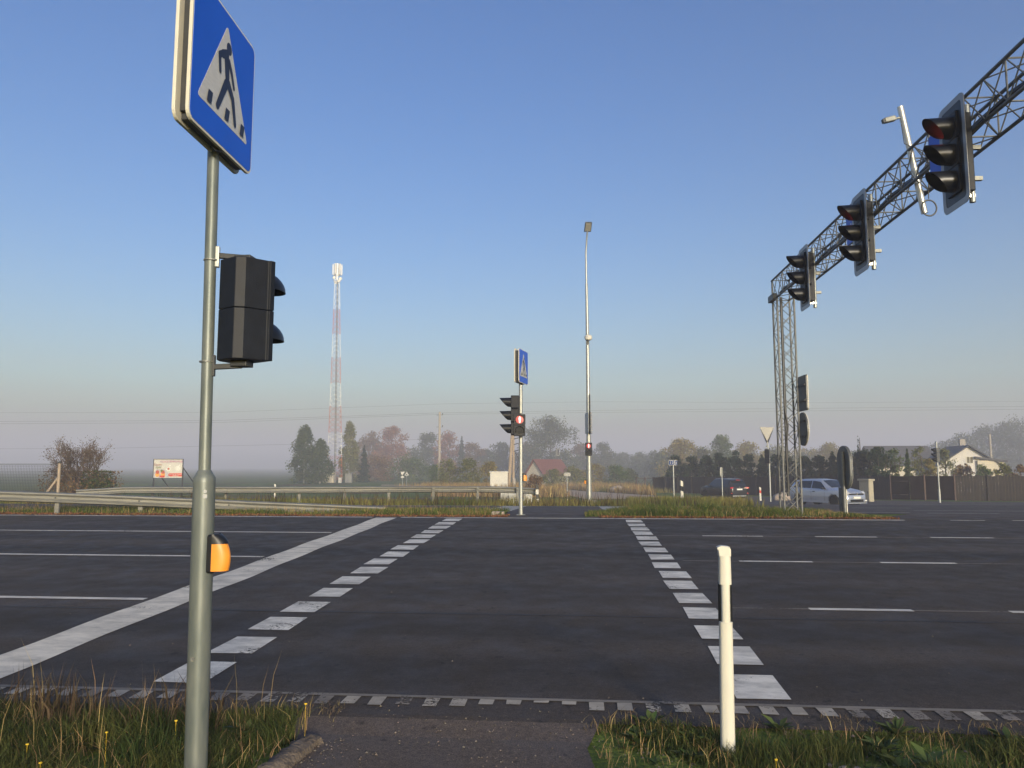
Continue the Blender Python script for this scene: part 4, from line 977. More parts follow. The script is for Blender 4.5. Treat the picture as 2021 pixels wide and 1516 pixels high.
for sd_ in (-1, 1):
    b = MB(); b.grid(lambda u, v: (1.93 + .16 * u - .10 * v * v, sd_ * (.46 + .34 * v), .70 + .10 * u * 0 - .0 + .12 * (1 - u) + .01), 3, 4); b.build('headlight', MA['headlamp'], g, thick=.03)
    b = MB(); b.box((2.085, sd_ * .62, .33), (.04, .22, .09), sd_ * -.5); b.build('fog_lamp', MA['headlamp'], g)
b = MB(); b.box((2.075, 0, .68), (.06, 1.05, .07)); b.build('grille', MA['black_gloss'], g); b = MB(); b.box((2.09, 0, .33), (.06, .95, .13)); b.build('bumper_intake', MA['black'], g)
b = MB(); b.box((2.115, 0, .50), (.02, .52, .115)); b.build('number_plate', MA['plate'], g); b = MB(); b.box((2.1, 0, .20), (.06, 1.5, .05)); b.build('front_lip', MA['silver'], g)
b = MB(); b.plate(circ(.055, 16), -.01, .01); o = b.build('badge', MA['chrome'], g); o.location = (2.11, 0, .69); o.rotation_euler = (0, 0, R(90))
q = gp(1428, 64.5)
spec = dict(st=[(-.5, .98), (-.49, 1.08), (-.415, 1.56), (-.33, 1.655), (-.08, 1.69), (.06, 1.64), (.225, 1.14), (.40, 1.02), (.47, .92), (.5, .70)], hood=1.02, belt=1.08, base=.24, wf=1.36, wrr=-1.33, wheel=.355,
            side_windows=[(-.42, -.37, -.33, -.31), (-.315, -.295, -.08, -.08), (-.065, -.065, .17, .07)], handles=(-.24, -.01), mirror=.14, seams=(-.30, -.07, .15), screen=(.07, .215), rearw=(-.488, -.42), clad=True)
g, sec, wid = car((q.x, q.y, q.z + .012), R(109), 'dark grey family car with red tail lights parked by the plank fence', 4.5, 1.86, 1.69, MA['anthracite'], spec)
for sd_ in (-1, 1):
    b = MB(); b.box((-2.22, sd_ * .66, .98), (.10, .44, .13), sd_ * .35); b.build('tail_light', MA['tail'], g, bevel=.03)
    b = MB(); b.box((-2.285, sd_ * .60, .965), (.03, .30, .03), sd_ * .3); b.build('tail_light_strip', MA['chrome'], g)
    b = MB(); b.box((-2.24, sd_ * .74, .55), (.05, .14, .06), sd_ * .4); b.build('reflector', MA['reflect_red'], g)
    b = MB(); b.bar((-1.5, sd_ * .6, 1.70), (.2, sd_ * .6, 1.71), .02, 6); b.build('roof_rail', MA['chrome'], g)
b = MB(); b.box((-2.26, 0, .86), (.02, .52, .115)); b.build('number_plate', MA['plate'], g); b = MB(); b.box((-2.262, 0, .95), (.03, .62, .03)); b.build('trim_strip', MA['chrome'], g)
b = MB(); b.box((-2.22, 0, .33), (.12, 1.25, .10)); b.build('skid_plate', MA['galv_bright'], g, bevel=.03)
b = MB(); b.plate([(0, -.09), (.06, 0), (0, .09), (-.06, 0)], -.01, .01); o = b.build('badge', MA['chrome'], g); o.location = (-2.262, 0, 1.03); o.rotation_euler = (0, 0, R(-90))
b = MB(); b.box((-2.06, 0, 1.60), (.06, .34, .04)); b.build('brake_light', MA['tail'], g)
b = MB(); b.box((-2.02, 0, 1.635), (.22, 1.05, .035)); b.build('roof_spoiler', MA['anthracite'], g)

# ------------------------------------------------------------------ fence, gates
FP = [(18.2, 100.0), (30.7, 61.5), (47.0, 54.0), (60, 50)]
fence = empty('plank_fence', (FP[0][0], FP[0][1], G(*FP[0]))); tag(fence, 'long weathered grey plank fence on the right behind the cars', 'fence'); fo = fence.location
pm = MB(); pm.box((0, 0, .95), (.195, .024, 1.9)); pk = pm.build('plank', MA['fence'], fence)
gate_span = (at(1787, 950, 60).x, at(1928, 950, 57).x); cnt = 0
def along(step):
    for (a, c) in zip(FP[:-1], FP[1:]):
        L = math.hypot(c[0] - a[0], c[1] - a[1]); n = int(L / step); an = math.atan2(c[1] - a[1], c[0] - a[0])
        for k in range(n): f = k / n; yield a[0] + (c[0] - a[0]) * f, a[1] + (c[1] - a[1]) * f, an
first = True
for x, y, an in along(.205):
    if gate_span[0] < x < gate_span[1] or cnt > 296: continue
    if (x - 0) / y > .70: continue
    o = pk if first else pk.copy()
    if not first: scn.collection.objects.link(o); o.parent = fence
    first = False; cnt += 1
    o.location = (x - fo.x, y - fo.y, G(x, y) - fo.z + random.uniform(-.06, .05)); o.rotation_euler = (random.uniform(-.012, .012), 0, an + random.uniform(-.03, .03)); o.scale = (random.uniform(.92, 1.1), 1, random.uniform(.97, 1.04))
for (a, c) in zip(FP[:-1], FP[1:]):
    for h in (.45, 1.5):
        p, q = Vector((a[0], a[1] + .05, G(*a) + h)), Vector((c[0], c[1] + .05, G(*c) + h)); b = MB(); b.bar(p - fo, q - fo, .035, 4); b.build('fence_rail', MA['fence'], fence)
for k, (x, y, an) in enumerate(along(2.9)):
    if gate_span[0] < x < gate_span[1] or x / y > .7: continue
    b = MB(); b.box((0, 0, .98), (.1, .1, 1.96)); o = b.build('fence_post', MA['fence'], fence); o.location = (x - fo.x - .04, y - fo.y - .05, G(x, y) - fo.z)
g0, g1 = gate_span; yy = lambda x: float(np.interp(x, [p[0] for p in FP], [p[1] for p in FP]))
gt = empty('sheet_gate', (g0, yy(g0), G(g0, yy(g0)))); tag(gt, 'wide dark brown sheet gate set in the plank fence', 'gate')
n = 4
for k in range(n):
    x0, x1 = g0 + (g1 - g0) * k / n + .03, g0 + (g1 - g0) * (k + 1) / n - .03; y0, y1 = yy(x0), yy(x1); L = math.hypot(x1 - x0, y1 - y0)
    b = MB(); b.box(((x0 + x1) / 2 - g0, (y0 + y1) / 2 - yy(g0), .98 + (G((x0 + x1) / 2, (y0 + y1) / 2) - G(g0, yy(g0)))), (L, .05, 1.84), math.atan2(y1 - y0, x1 - x0)); b.build('gate_panel', MA['gate_dark'], gt)
for x in (g0, (g0 + g1) / 2, g1):
    b = MB(); b.box((x - g0, yy(x) - yy(g0), 1.0 + G(x, yy(x)) - G(g0, yy(g0))), (.12, .12, 2.05)); b.build('gate_post', MA['rust'], gt)
structure(ribbon('fence_verge', [(50, 50.5, 60), (54, 38.3, 58), (58, 27.3, 44), (62, 23.3, 30), (64, 22.7, 26), (68, 20.8, 24), (76, 17.3, 20.5), (101, 5.5, 10.2)], .010, MA['verge_green']))
a, c = gp(1256, 101), gp(1291, 100.5)
lg = empty('field_gate', a); tag(lg, 'open rusty field gate with crossed bars left of the plank fence', 'gate')
w_ = c.x - a.x; d = c - a
for f in (0, .5, 1): MB().box((d.x * f, d.y * f, .95 + d.z * f), (.14, .14, 1.9)).build('gate_post', MA['rust'], lg)
for z in (.25, 1.78): MB().bar((0, -.02, z), (d.x, d.y - .02, z + d.z), .05, 4).build('gate_bar', MA['rust'], lg)
for f in (0, .5):
    MB().bar((d.x * f, -.03, .3), (d.x * (f + .5), -.03, 1.72), .035, 4).build('cross_bar', MA['rust'], lg); MB().bar((d.x * f, -.05, 1.72), (d.x * (f + .5), -.05, .3), .035, 4).build('cross_bar', MA['rust'], lg)

# left wire fence
WP = gp(113, 42); wf = empty('wire_fence', WP); tag(wf, 'square wire mesh fence with braced wooden post at far left', 'fence')
ht = at(113, 914, 42).z - WP.z
b = MB(); b.path([(0, 0, -.2), (0, 0, ht)], [.085, .075], 10); b.build('end_post', MA['wood'], wf, smooth=True); b = MB(); b.bar((0, 0, ht - .03), (0, 0, ht + .08), .09, 10); b.build('post_cap', MA['dark'], wf)
b = MB(); b.path([(-.05, 0, ht * .62), (-1.0 * .9, 0, .1)], .06, 8); b.build('brace', MA['wood'], wf)
b = MB(); nx = 70
for k in range(1, nx): b.bar((-k * .085, 0, .1), (-k * .085, 0, ht - .12), .006, 3)
for k in range(24): z = .1 + (ht - .22) * k / 23; b.bar((0, 0.01, z), (-nx * .085, 0.01, z), .006, 3)
b.bar((0, 0, ht - .06), (-nx * .085, 0, ht - .06), .02, 4)
o = b.build('wire_mesh', MA['dark'], wf); o['kind'] = 'stuff'
b = MB(); b.path([(-4.6, 0, -.2), (-4.6, 0, ht)], .07, 8); b.build('post', MA['wood'], wf)

# ------------------------------------------------------------------ billboard
q = gp(330, 78); bb = empty('billboard', q, R(-3)); tag(bb, 'colourful food billboard on dark posts standing in the left field', 'billboard')
z0, z1 = at(330, 943, 78).z - q.z, at(330, 907, 78).z - q.z; W_ = 58 / FPX * 78; Hh = z1 - z0; zc = (z0 + z1) / 2
pn = empty('poster'); pn.parent = bb; pn.location = (0, -.06, zc)
BC = dict(sky=(.26, .36, .40), pink=(.50, .36, .40), red=(.62, .09, .06), green=(.16, .20, .05), white=(.70, .69, .62), orange=(.75, .36, .09), brown=(.30, .10, .05), yellow=(.7, .55, .12), soil=(.22, .17, .11), violet=(.42, .10, .26), plate=(.48, .46, .46), tomato=(.48, .12, .08))
BM = {k: mat('poster_' + k, c, .85, var=.12, scale=3, spec=.05) for k, c in BC.items()}
lay = [0]
def art(name, poly, c):
    lay[0] += 1; return MB().flat([(x * W_, z * Hh) for x, z in poly], -.02 - lay[0] * .0012).build(name, BM[c], pn)
rect = lambda x0, z0, x1, z1: [(x0, z0), (x1, z0), (x1, z1), (x0, z1)]
MB().box((0, 0, 0), (W_, .05, Hh)).build('board', MA['white'], pn)
art('poster_sky', rect(-.49, -.48, .49, .49), 'sky'); art('poster_header', rect(-.28, .30, .49, .48), 'pink'); art('poster_grass', [(-.02, -.48), (.49, -.48), (.49, .12), (.30, .16), (.12, .02)], 'green'); art('poster_soil', [(.0, -.48), (.49, -.48), (.49, -.1), (.1, -.15)], 'soil')
art('poster_plate', [(-.49, -.48), (.06, -.48), (.02, -.28), (-.06, -.10), (-.2, -.03), (-.4, -.03), (-.49, -.2)], 'plate')
for cx, cz, r, c in ((-.36, -.33, .10, 'orange'), (-.17, -.30, .10, 'orange'), (-.36, -.19, .08, 'tomato'), (-.17, -.19, .08, 'tomato'), (-.22, -.12, .05, 'green')): art('poster_food', [(cx + r * math.cos(a) * .8, cz + r * math.sin(a) * 1.3) for a in np.linspace(0, 6.28, 14, endpoint=False)], c)
art('poster_red_band', rect(-.28, -.48, -.1, -.38), 'red'); art('poster_red_flag', [(0, -.35), (.06, -.25), (.49, -.25), (.49, -.43), (.08, -.43)], 'red')
for cx, cz, r in ((.02, -.01, .085), (.34, .0, .10)):
    art('poster_apple', [(cx + r * math.cos(a), cz + 1.45 * r * math.sin(a)) for a in np.linspace(0, 6.28, 14, endpoint=False)], 'white'); art('poster_leaf', [(cx + .0, cz + .15), (cx + .07, cz + .14), (cx + .09, cz + .22), (cx + .03, cz + .21)], 'white')
art('poster_dot', [(.02 + .04 * math.cos(a), -.01 + .06 * math.sin(a)) for a in np.linspace(0, 6.28, 12, endpoint=False)], 'tomato')
def text(name, s, size, loc, m, parent, rz=0, w=None):
    c = bpy.data.curves.new(name, 'FONT'); c.body = s; c.size = size; c.align_x = 'CENTER'; c.align_y = 'CENTER'; c.extrude = .0005; c.materials.append(m)
    o = bpy.data.objects.new(name, c); scn.collection.objects.link(o); o.parent = parent; o.location = loc; o.rotation_euler = (math.pi / 2, 0, rz)
    if w: o.scale = (w, 1, 1)
    bpy.context.view_layer.update()
    me = bpy.data.meshes.new_from_object(o.evaluated_get(bpy.context.evaluated_depsgraph_get()))
    if not me.materials: me.materials.append(m)
    k = bpy.data.objects.new(name, me); scn.collection.objects.link(k); k.parent = parent; k.location = loc; k.rotation_euler = (math.pi / 2, 0, rz); k.scale = o.scale
    bpy.data.objects.remove(o); return k
text('poster_lettering', 'CLLaCIJ SEMKOVIGA', .27, (W_ * .12, -.10, Hh * .385), BM['violet'], pn, w=.95)
text('poster_lettering', 'Gaumi', .32, (-W_ * .34, -.10, Hh * .22), BM['brown'], pn); text('poster_lettering', 'dzer', .34, (-W_ * .32, -.102, Hh * .07), BM['green'], pn)
text('poster_lettering', 'asortity by lossings', .17, (W_ * .28, -.10, -Hh * .30), BM['white'], pn); text('poster_lettering', 'stallibam', .18, (W_ * .28, -.102, -Hh * .39), BM['white'], pn)
for x0, x1, zz0, zz1 in ((-.5, .5, .5, .53), (-.515, -.497, -.5, .53), (.497, .515, -.5, .53)): MB().box(((x0 + x1) / 2 * W_, 0, (zz0 + zz1) / 2 * Hh), ((x1 - x0) * W_ + .02, .08, (zz1 - zz0) * Hh)).build('frame_edge', MA['dark'], bb).location = (0, -.06, zc)
for x in (-.5, .5):
    MB().box((x * W_, 0.02, z0 / 2 + .0), (.10, .10, z0 + Hh)).build('post', MA['dark'], bb)
    MB().bar((x * W_, .05, z0 + .55 * Hh), (x * W_ + .85, 2.6, 0), .055, 6).build('brace', MA['dark'], bb)

# ------------------------------------------------------------------ mast
TB = gp(660, 176); mast = empty('radio_mast', TB); tag(mast, 'tall red and white lattice radio mast in the misty field', 'radio mast')
def mz(v): return at(664, v, 176).z - TB.z
TH = mz(552); wB, wT = 29 / FPX * 176 / 2, 9.5 / FPX * 176 / 2
bands = [(950, 898, 'r'), (898, 854, 'w'), (854, 802, 'r'), (802, 757, 'w'), (757, 706, 'r'), (706, 660, 'w'), (660, 611, 'r'), (611, 552, 'w')]
drift = at(665.5, 552, 176).x - TB.x
def leg(k, z):
    f = z / TH; r = (wB + (wT - wB) * min(1, f * 1.12 if f < .5 else .56 + (f - .5) * .88)) * 1.16
    a = R(90 + 120 * k + 12); return Vector((drift * f + r * math.cos(a), r * math.sin(a), z))
for v0, v1, c in bands:
    z0, z1 = max(0, mz(v0)), mz(v1); b = MB(); n = 5
    for k in range(3):
        b.bar(leg(k, z0), leg(k, z1), .055, 6)
        for i in range(n):
            a, d = z0 + (z1 - z0) * i / n, z0 + (z1 - z0) * (i + 1) / n
            b.bar(leg(k, a), leg((k + 1) % 3, d), .024, 4); b.bar(leg((k + 1) % 3, a), leg(k, d), .024, 4)
    b.build('lattice_section', MA['red_band'] if c == 'r' else MA['white_band'], mast)
b = MB(); b.bar((0, 0, 0), (drift, 0, TH), .09, 5); b.bar((.25, .1, 0), (drift + .15, .05, TH), .07, 5); b.build('cable_ladder', MA['galv_dull'], mast)
for k in range(6):
    a = R(60 * k + 15); b = MB(); b.box((drift + math.cos(a) * 1.0, math.sin(a) * 1.0, (mz(522) + mz(543)) / 2), (.34, .22, mz(522) - mz(543)), a + math.pi / 2); b.build('antenna_panel', MA['white'], mast)
for k in range(4):
    a = R(90 * k + 40); b = MB(); b.lathe([(.3, -.1), (.38, .0), (.3, .1)], (drift + math.cos(a) * .8, math.sin(a) * .8, mz(549 + 7 * (k % 2))), 12, 'Y'); b.build('dish', MA['white'], mast)
b = MB(); b.bar((drift, 0, TH), (drift, 0, mz(520)), .25, 8); b.build('head_pole', MA['white_band'], mast)
for z in (mz(530), mz(543), mz(554)):
    b = MB(); b.path([(drift + .95 * math.cos(t), .95 * math.sin(t), z) for t in np.linspace(0, 6.283, 16)], .05, 4); b.build('ring', MA['white_band'], mast)
def small_building(name, label, cat, u0, u1, v0, Y, dep, m, roof=None, doors=0):
    a, c = gp(u0, Y), gp(u1, Y); h = at((u0 + u1) / 2, v0, Y).z - a.z; w_ = c.x - a.x
    g = empty(name, ((a.x + c.x) / 2, Y + dep / 2, a.z)); tag(g, label, cat)
    MB().box((0, 0, h / 2 - .1), (w_, dep, h + .2)).build('wall', m, g, bevel=.02)
    MB().box((0, 0, h + .06), (w_ + .16, dep + .16, .14)).build('roof', roof or MA['white'], g, bevel=.02)
    for k in range(doors):
        x = w_ * (-.5 + (k + .5) / doors); MB().box((x, -dep / 2 - .012, h * .46), (w_ / doors * .86, .02, h * .84)).build('door', m, g, bevel=.01)
        MB().box((x + w_ / doors * .3, -dep / 2 - .035, h * .45), (.04, .03, .16)).build('door_handle', MA['dark'], g)
    return g
MA['cab'] = mat('cabinet_grp', (.36, .33, .25), .6, var=.08)
small_building('equipment_hut', 'cream equipment hut at the foot of the radio mast', 'hut', 632, 657.5, 931, 172, 2.4, MA['cream'], MA['cream'], 3)
small_building('equipment_cabinet', 'small white cabinet right under the radio mast', 'cabinet', 667.5, 673.5, 944, 170, .6, MA['white'], None, 1)
small_building('equipment_cabinet', 'grey fenced cabinet to the right of the radio mast', 'cabinet', 681, 694, 936, 172, 1.2, MA['galv_dull'], MA['galv_dull'], 2)
small_building('transformer_kiosk', 'white transformer kiosk behind the far guard rail', 'kiosk', 967, 1002, 933, 82, 2.0, MA['white'], MA['white'], 2)
g = small_building('utility_cabinet', 'grey utility cabinet in front of the plank fence, sunlit on one side', 'cabinet', 1701, 1726.5, 949, 55.5, .41, MA['cab'], MA['cab'], 2); g.rotation_euler = (0, 0, R(-70))

# ------------------------------------------------------------------ houses
def house(name, label, loc, rz, W, L, eave, ridge, wall_m, roof_m, wins, over=.45, chim=None):
    """gable faces local -Y, ridge along local Y"""
    g = empty(name, loc, rz); tag(g, label, 'house')
    prof = [(-W / 2, -.5), (W / 2, -.5), (W / 2, eave), (0, ridge), (-W / 2, eave)]
    b = MB(); b.plate(prof, 0, L); b.build('wall', wall_m, g)
    rf = empty('roof'); rf.parent = g; sl = (ridge - eave) / (W / 2)
    for s in (-1, 1):
        x1 = s * (W / 2 + over); z1 = eave - sl * over
        b = MB(); t = .16
        P = [(0, ridge + .02), (x1, z1 + .02), (x1, z1 + .02 + t), (0, ridge + .02 + t)]
        b.plate(P if s > 0 else [(x, z) for x, z in P][::-1], -over, L + over); b.build('roof_slope', roof_m, rf)
    if chim:
        b = MB(); b.box((chim[0], chim[1], ridge + .3), (.7, .7, 1.6)); b.build('chimney', MA['concrete'], rf)
    for x, z, w_, h in wins:
        wn = empty('window', (x, 0, z)); wn.parent = g
        MB().plate(rrect(w_, h, .02, 1), -.05, -.01, rrect(w_ - .2, h - .2, .02, 1)).build('window_frame', MA['white'], wn)
        MB().plate(rrect(w_ - .2, h - .2, .02, 1), -.03, -.012).build('pane', MA['window'], wn); MB().box((0, -.05, 0), (.06, .03, h - .2)).build('mullion', MA['white'], wn)
    return g
q = gp(1062, 148); z0 = q.z
zr = at(1085, 908, 148).z - z0
hs = house('cottage', 'small cream cottage with red brown roof behind the dry meadow', (q.x - .6, 148, z0), R(-50), 5.0, 6.5, zr * .45, zr, MA['cream'], MA['roof_red'], [(0, zr * .66, .9, 1.3)])
q2 = at(1098, 906, 150); b = MB(); b.bar((0, 0, -2.2), (0, 0, .2), .03, 4); b.bar((-.7, 0, 0), (.7, 0, 0), .04, 4); b.bar((-.5, 0, -.16), (-.5, 0, .16), .03, 4); b.bar((.5, 0, -.16), (.5, 0, .16), .03, 4); b.build('aerial', MA['white'], hs); hs.children[-1].location = (2.2, 4.0, zr + 1.5)
q = gp(1925, 104); zr = at(1900, 881, 104).z - q.z
house('village_house', 'white gabled house with dark grey roof at far right', (q.x - .6, 104, q.z), R(-14), 8.6, 9.5, zr * .52, zr, MA['house_white'], MA['roof_grey'], [(-1.7, zr * .36, 1.5, 1.7), (1.9, zr * .36, 1.5, 1.7), (.1, zr * .7, .9, 1.0)], .6, (.6, 4.5))
q = gp(1979, 101); b = MB(); an = empty('annex', (q.x, 103, q.z), R(-14)); tag(an, 'low sunlit cream annex beside the white gabled house', 'annex')
hh = at(1979, 903, 103).z - q.z; MB().box((0, 2, hh / 2 - .4), (3.2, 4, hh)).build('wall', MA['cream'], an); MB().box((0, 2, hh - .25), (3.8, 4.6, .25), 0, R(8)).build('roof', MA['roof_grey'], an); MB().box((-.5, -.02, hh * .55), (.9, .06, 1.1)).build('window', MA['window'], an)
q = gp(1830, 135); zr = at(1765, 882, 135).z - q.z
house('barn', 'long grey roofed barn half hidden behind the conifers at right', (q.x, 135, q.z), R(86), 9, 10, zr * .55, zr, MA['cream'], MA['roof_grey'], [])

# ------------------------------------------------------------------ small signs, posts
def pole_sign(name, label, u, vb, vt, Y, r=.035, m='galv'):
    q = gp(u, Y); g = empty(name, q); tag(g, label, 'road sign'); h = at(u, vt, Y).z - q.z
    MB().bar((0, 0, -.1), (0, 0, h), r, 10).build('post', MA[m], g, smooth=True); return g, h
g, h = pole_sign('route_sign', 'dark blue route sign reading 13 on a slim pole', 1330.5, 985, 919, 48, .042)
w_ = 11.5 / FPX * 48; hh = 10 / FPX * 48; zc = h + hh / 2 + .02
x0 = (1327 - 1330.5) / FPX * 48
MB().plate(rrect(w_, hh, .03, 3, x0, zc), -.06, -.03).build('panel', MA['white'], g); MB().plate(rrect(w_ * .92, hh * .86, .03, 3, x0, zc), -.066, -.061).build('blue_face', MA['blue_dark'], g)
text('route_number', '13', hh * .82, (x0, -.069, zc), MA['white'], g)
x2 = (1335.6 - 1330.5) / FPX * 48
o = MB().plate(rrect(.155, hh, .01, 2, 0, 0), -.06, -.03).build('panel', MA['white'], g); o.location = (x2, 0, zc); o2 = MB().plate(rrect(.125, hh * .86, .01, 2, .012, 0), -.066, -.061).build('blue_face', MA['blue_dark'], g); o2.location = (x2, 0, zc)
text('route_number', '(', hh * .7, (x2 + .02, -.069, zc), MA['white'], g)
g, h = pole_sign('yield_sign', 'pale triangular yield sign seen from behind on a tall pole', 1521, 990, 900, 54, .055); g['label'] = 'pale yield sign pointing down, seen from behind on a tall pole'
q = g.location; top_z = at(1517, 843, 54).z - q.z; bot = at(1517, 873, 54).z - q.z
MB().path([(0, 0, h - .4), (-.08, 0, bot), (-.14, 0, top_z - .1)], [.055, .045, .04], 10).build('upper_post', MA['galv'], g, smooth=True)
xw = 14.2 / FPX * 54
MB().plate([(-.11 - xw, top_z), (-.05, bot - .06), (-.17, bot - .06), ][::-1] + [(-.11 + xw, top_z), (-.11 - xw, top_z)][:1], -.07, -.05).build('triangle', MA['sign_back_pale'], g)
sgl = vehicle_signal('traffic_signal', (at(1514.5, 901, 54).x, 54, at(1514.5, 901, 54).z), R(150), 'dark signal seen from behind on the yield sign pole', .33, .3, .2, .12, .2)
for (u, vt, Y, lab, red, nm) in ((1346, 948, 37.5, 'white marker post with slanted black band in the island grass', False, 1), (1501, 961, 58, 'white marker post with red band right of the dark grey car', True, 1), (542, 955, 59, 'white marker post behind the far guard rail at left', False, 1), (869, 940, 130, 'tiny white marker post by the field track', True, 0)):
    q = gp(u, Y); h = max(at(u, vt, Y).z - q.z, .95); g = empty('marker_post', q, R(20 if not red else -10)); tag(g, lab, 'marker post', 'road marker posts')
    k = .13
    def slab(nm_, z0, z1, m, s0=0, s1=0, e=0): MB().plate([(-k / 2, z0), (k / 2, z0 - s0), (k / 2, z1 - s1), (-k / 2, z1)], -.045 - e, .045 + e).build(nm_, m, g, bevel=.01)
    slab('body', -.1, h * .58, MA['post_white'], 0, .05); slab('band', h * .58 + .002, h * .78 - .002, MA['reflect_red'] if red else MA['black'], .05, .05); slab('head', h * .78, h, MA['post_white'], .05, .07)
g, h = pole_sign('round_sign', 'small round sign seen almost edge on before the dark grey car', 1426.5, 990, 922, 46, .032); q2 = empty('disc', (-.06, 0, h - .28), R(64)); q2.parent = g
MB().plate(circ(.28, 28), -.012, .0).build('rim', MA['white'], q2); MB().plate(circ(.265, 28), .001, .012).build('back', MA['sign_back'], q2)
g, h = pole_sign('place_sign', 'small rectangular sign seen from behind in the dry grass', 1119.5, 980, 933, 58, .03); MB().plate(rrect(.48, .26, .02, 2, .02, h - .13), -.06, -.03).build('panel', MA['sign_back_pale'], g); MB().box((0, -.015, h - .13), (.06, .03, .2)).build('clamp', MA['galv_dull'], g)
g, h = pole_sign('yield_sign', 'tiny white yield sign with plate by the field track', 794, 950, 931, 138, .04); MB().plate([(-.42, h), (0, h - .72), (.42, h)], -.06, -.03).build('triangle', MA['white'], g); MB().plate(rrect(.6, .3, .02, 2, 0, h - .95), -.06, -.03).build('plate', MA['white'], g)
g, h = pole_sign('warning_sign', 'tiny triangular warning sign beside the small yield sign', 802.5, 950, 931, 139, .04); MB().plate([(-.4, h - .7), (.4, h - .7), (0, h)], -.06, -.03).build('triangle', MA['white'], g); MB().plate([(-.2, h - .62), (.2, h - .62), (0, h - .28)], -.065, -.061).build('symbol', MA['sign_back'], g)
g, h = pole_sign('signal_post', 'slim pale signal post at the far right in front of the dark gate', 1855, 990, 872, 52, .05); g['category'] = 'post'
MB().bar((0, 0, -.05), (-.0, 0, .9), .075, 12).build('lower_tube', MA['galv'], g, smooth=True)
q = at(1845, 898, 52); s3 = vehicle_signal('traffic_signal', (q.x + .02, 52, q.z), R(-78), 'small traffic signal with grey back on the far right post', .32, .3, .24, .115, .26, None, False, MA['sign_back'])
MB().box((0, .32, .44), (.04, .2, .04)).build('bracket', MA['dark'], s3)
for u, Y, r, lab in ((1218, 98, .75, 'boulder on the verge left of the field gate'), (1544, 60, .55, 'low boulder at the fence foot behind the gantry column')):
    b = MB(); rr = random.Random(u)
    b.grid(lambda a, c: ((r * 1.3) * math.sin(math.pi * a) * math.cos(6.283 * c) * (1 + .1 * math.sin(5 * c * 6.28 + a * 4)), r * math.sin(math.pi * a) * math.sin(6.283 * c), r * .8 * math.cos(math.pi * a) * (1 + .12 * math.sin(9 * c + 3 * a))), 8, 12)
    o = b.build('boulder', MA['rock'], smooth=True); o.location = gp(u, Y) + Vector((0, 0, r * .35)); tag(o, lab, 'boulder')
# utility poles and wires
def upole(name, label, u, vt, Y, m, r=.16, arm=True):
    q = gp(u, Y); h = at(u, vt, Y).z - q.z; g = empty(name, q); tag(g, label, 'utility pole', 'utility poles')
    MB().path([(0, 0, -.3), (0, 0, h)], [r, r * .7], 8).build('pole', m, g)
    if arm:
        for z in (h - .5, h - 2.4, h - 3.6): MB().bar((-.5, 0, z), (.5, 0, z), .05, 4).build('cross_arm', MA['galv_dull'], g); MB().bar((.45, 0, z), (.45, 0, z + .3), .06, 6).build('insulator', MA['dark'], g)
    return g, h
upole('utility_pole', 'tall concrete utility pole among the brown trees left of the island post', 866.5, 813, 122, MA['concrete'], .24)
upole('utility_pole', 'concrete utility pole rising behind the white gabled house', 1960, 857, 125, MA['concrete'], .22, False)
g, h = upole('utility_pole', 'thick wooden pole with a leaning strut behind the island post', 1013.5, 840, 84, MA['wood'], .15, False)
MB().path([(-.55, 0, -.2), (-.12, 0, h)], [.2, .13], 8).build('strut', MA['wood'], g)
for z in (h * .62, h * .72, h * .8): MB().bar((0, -.1, z), (.55, -.1, z + .15), .05, 5).build('bracket', MA['dark'], g)
MB().path([(.2, -.1, h * .6), (.55, -.1, h * .52), (.65, -.1, h * .42), (.4, -.1, h * .36), (.25, -.1, h * .3)], .035, 5).build('cable_loop', MA['black'], g); MB().box((.08, -.16, 1.2), (.25, .1, 1.1)).build('meter_box', MA['concrete'], g)
for i, (Y, pts, lab) in enumerate(((150, [(-260, 815), (430, 814), (880, 797), (1180, 793), (1600, 795), (2300, 790)], 'topmost thin power line crossing the mist'), (122, [(-260, 833), (430, 830), (700, 821), (866, 815), (1180, 810), (1700, 805), (2300, 800)], 'second power line running to the tall concrete utility pole'),
                                  (122, [(-260, 838), (430, 834), (866, 818), (1180, 814), (2300, 806)], 'third power line just under the second one'), (140, [(-260, 887), (200, 885), (580, 877), (866, 866)], 'lowest power line at left beside the birches'))):
    P = [at(u, v, Y + (abs(u - 900) * .004)) for u, v in pts]; b = MB(); b.path(P, .015, 4); o = b.build('power_line', MA['black']); tag(o, lab, 'power line', 'power lines')

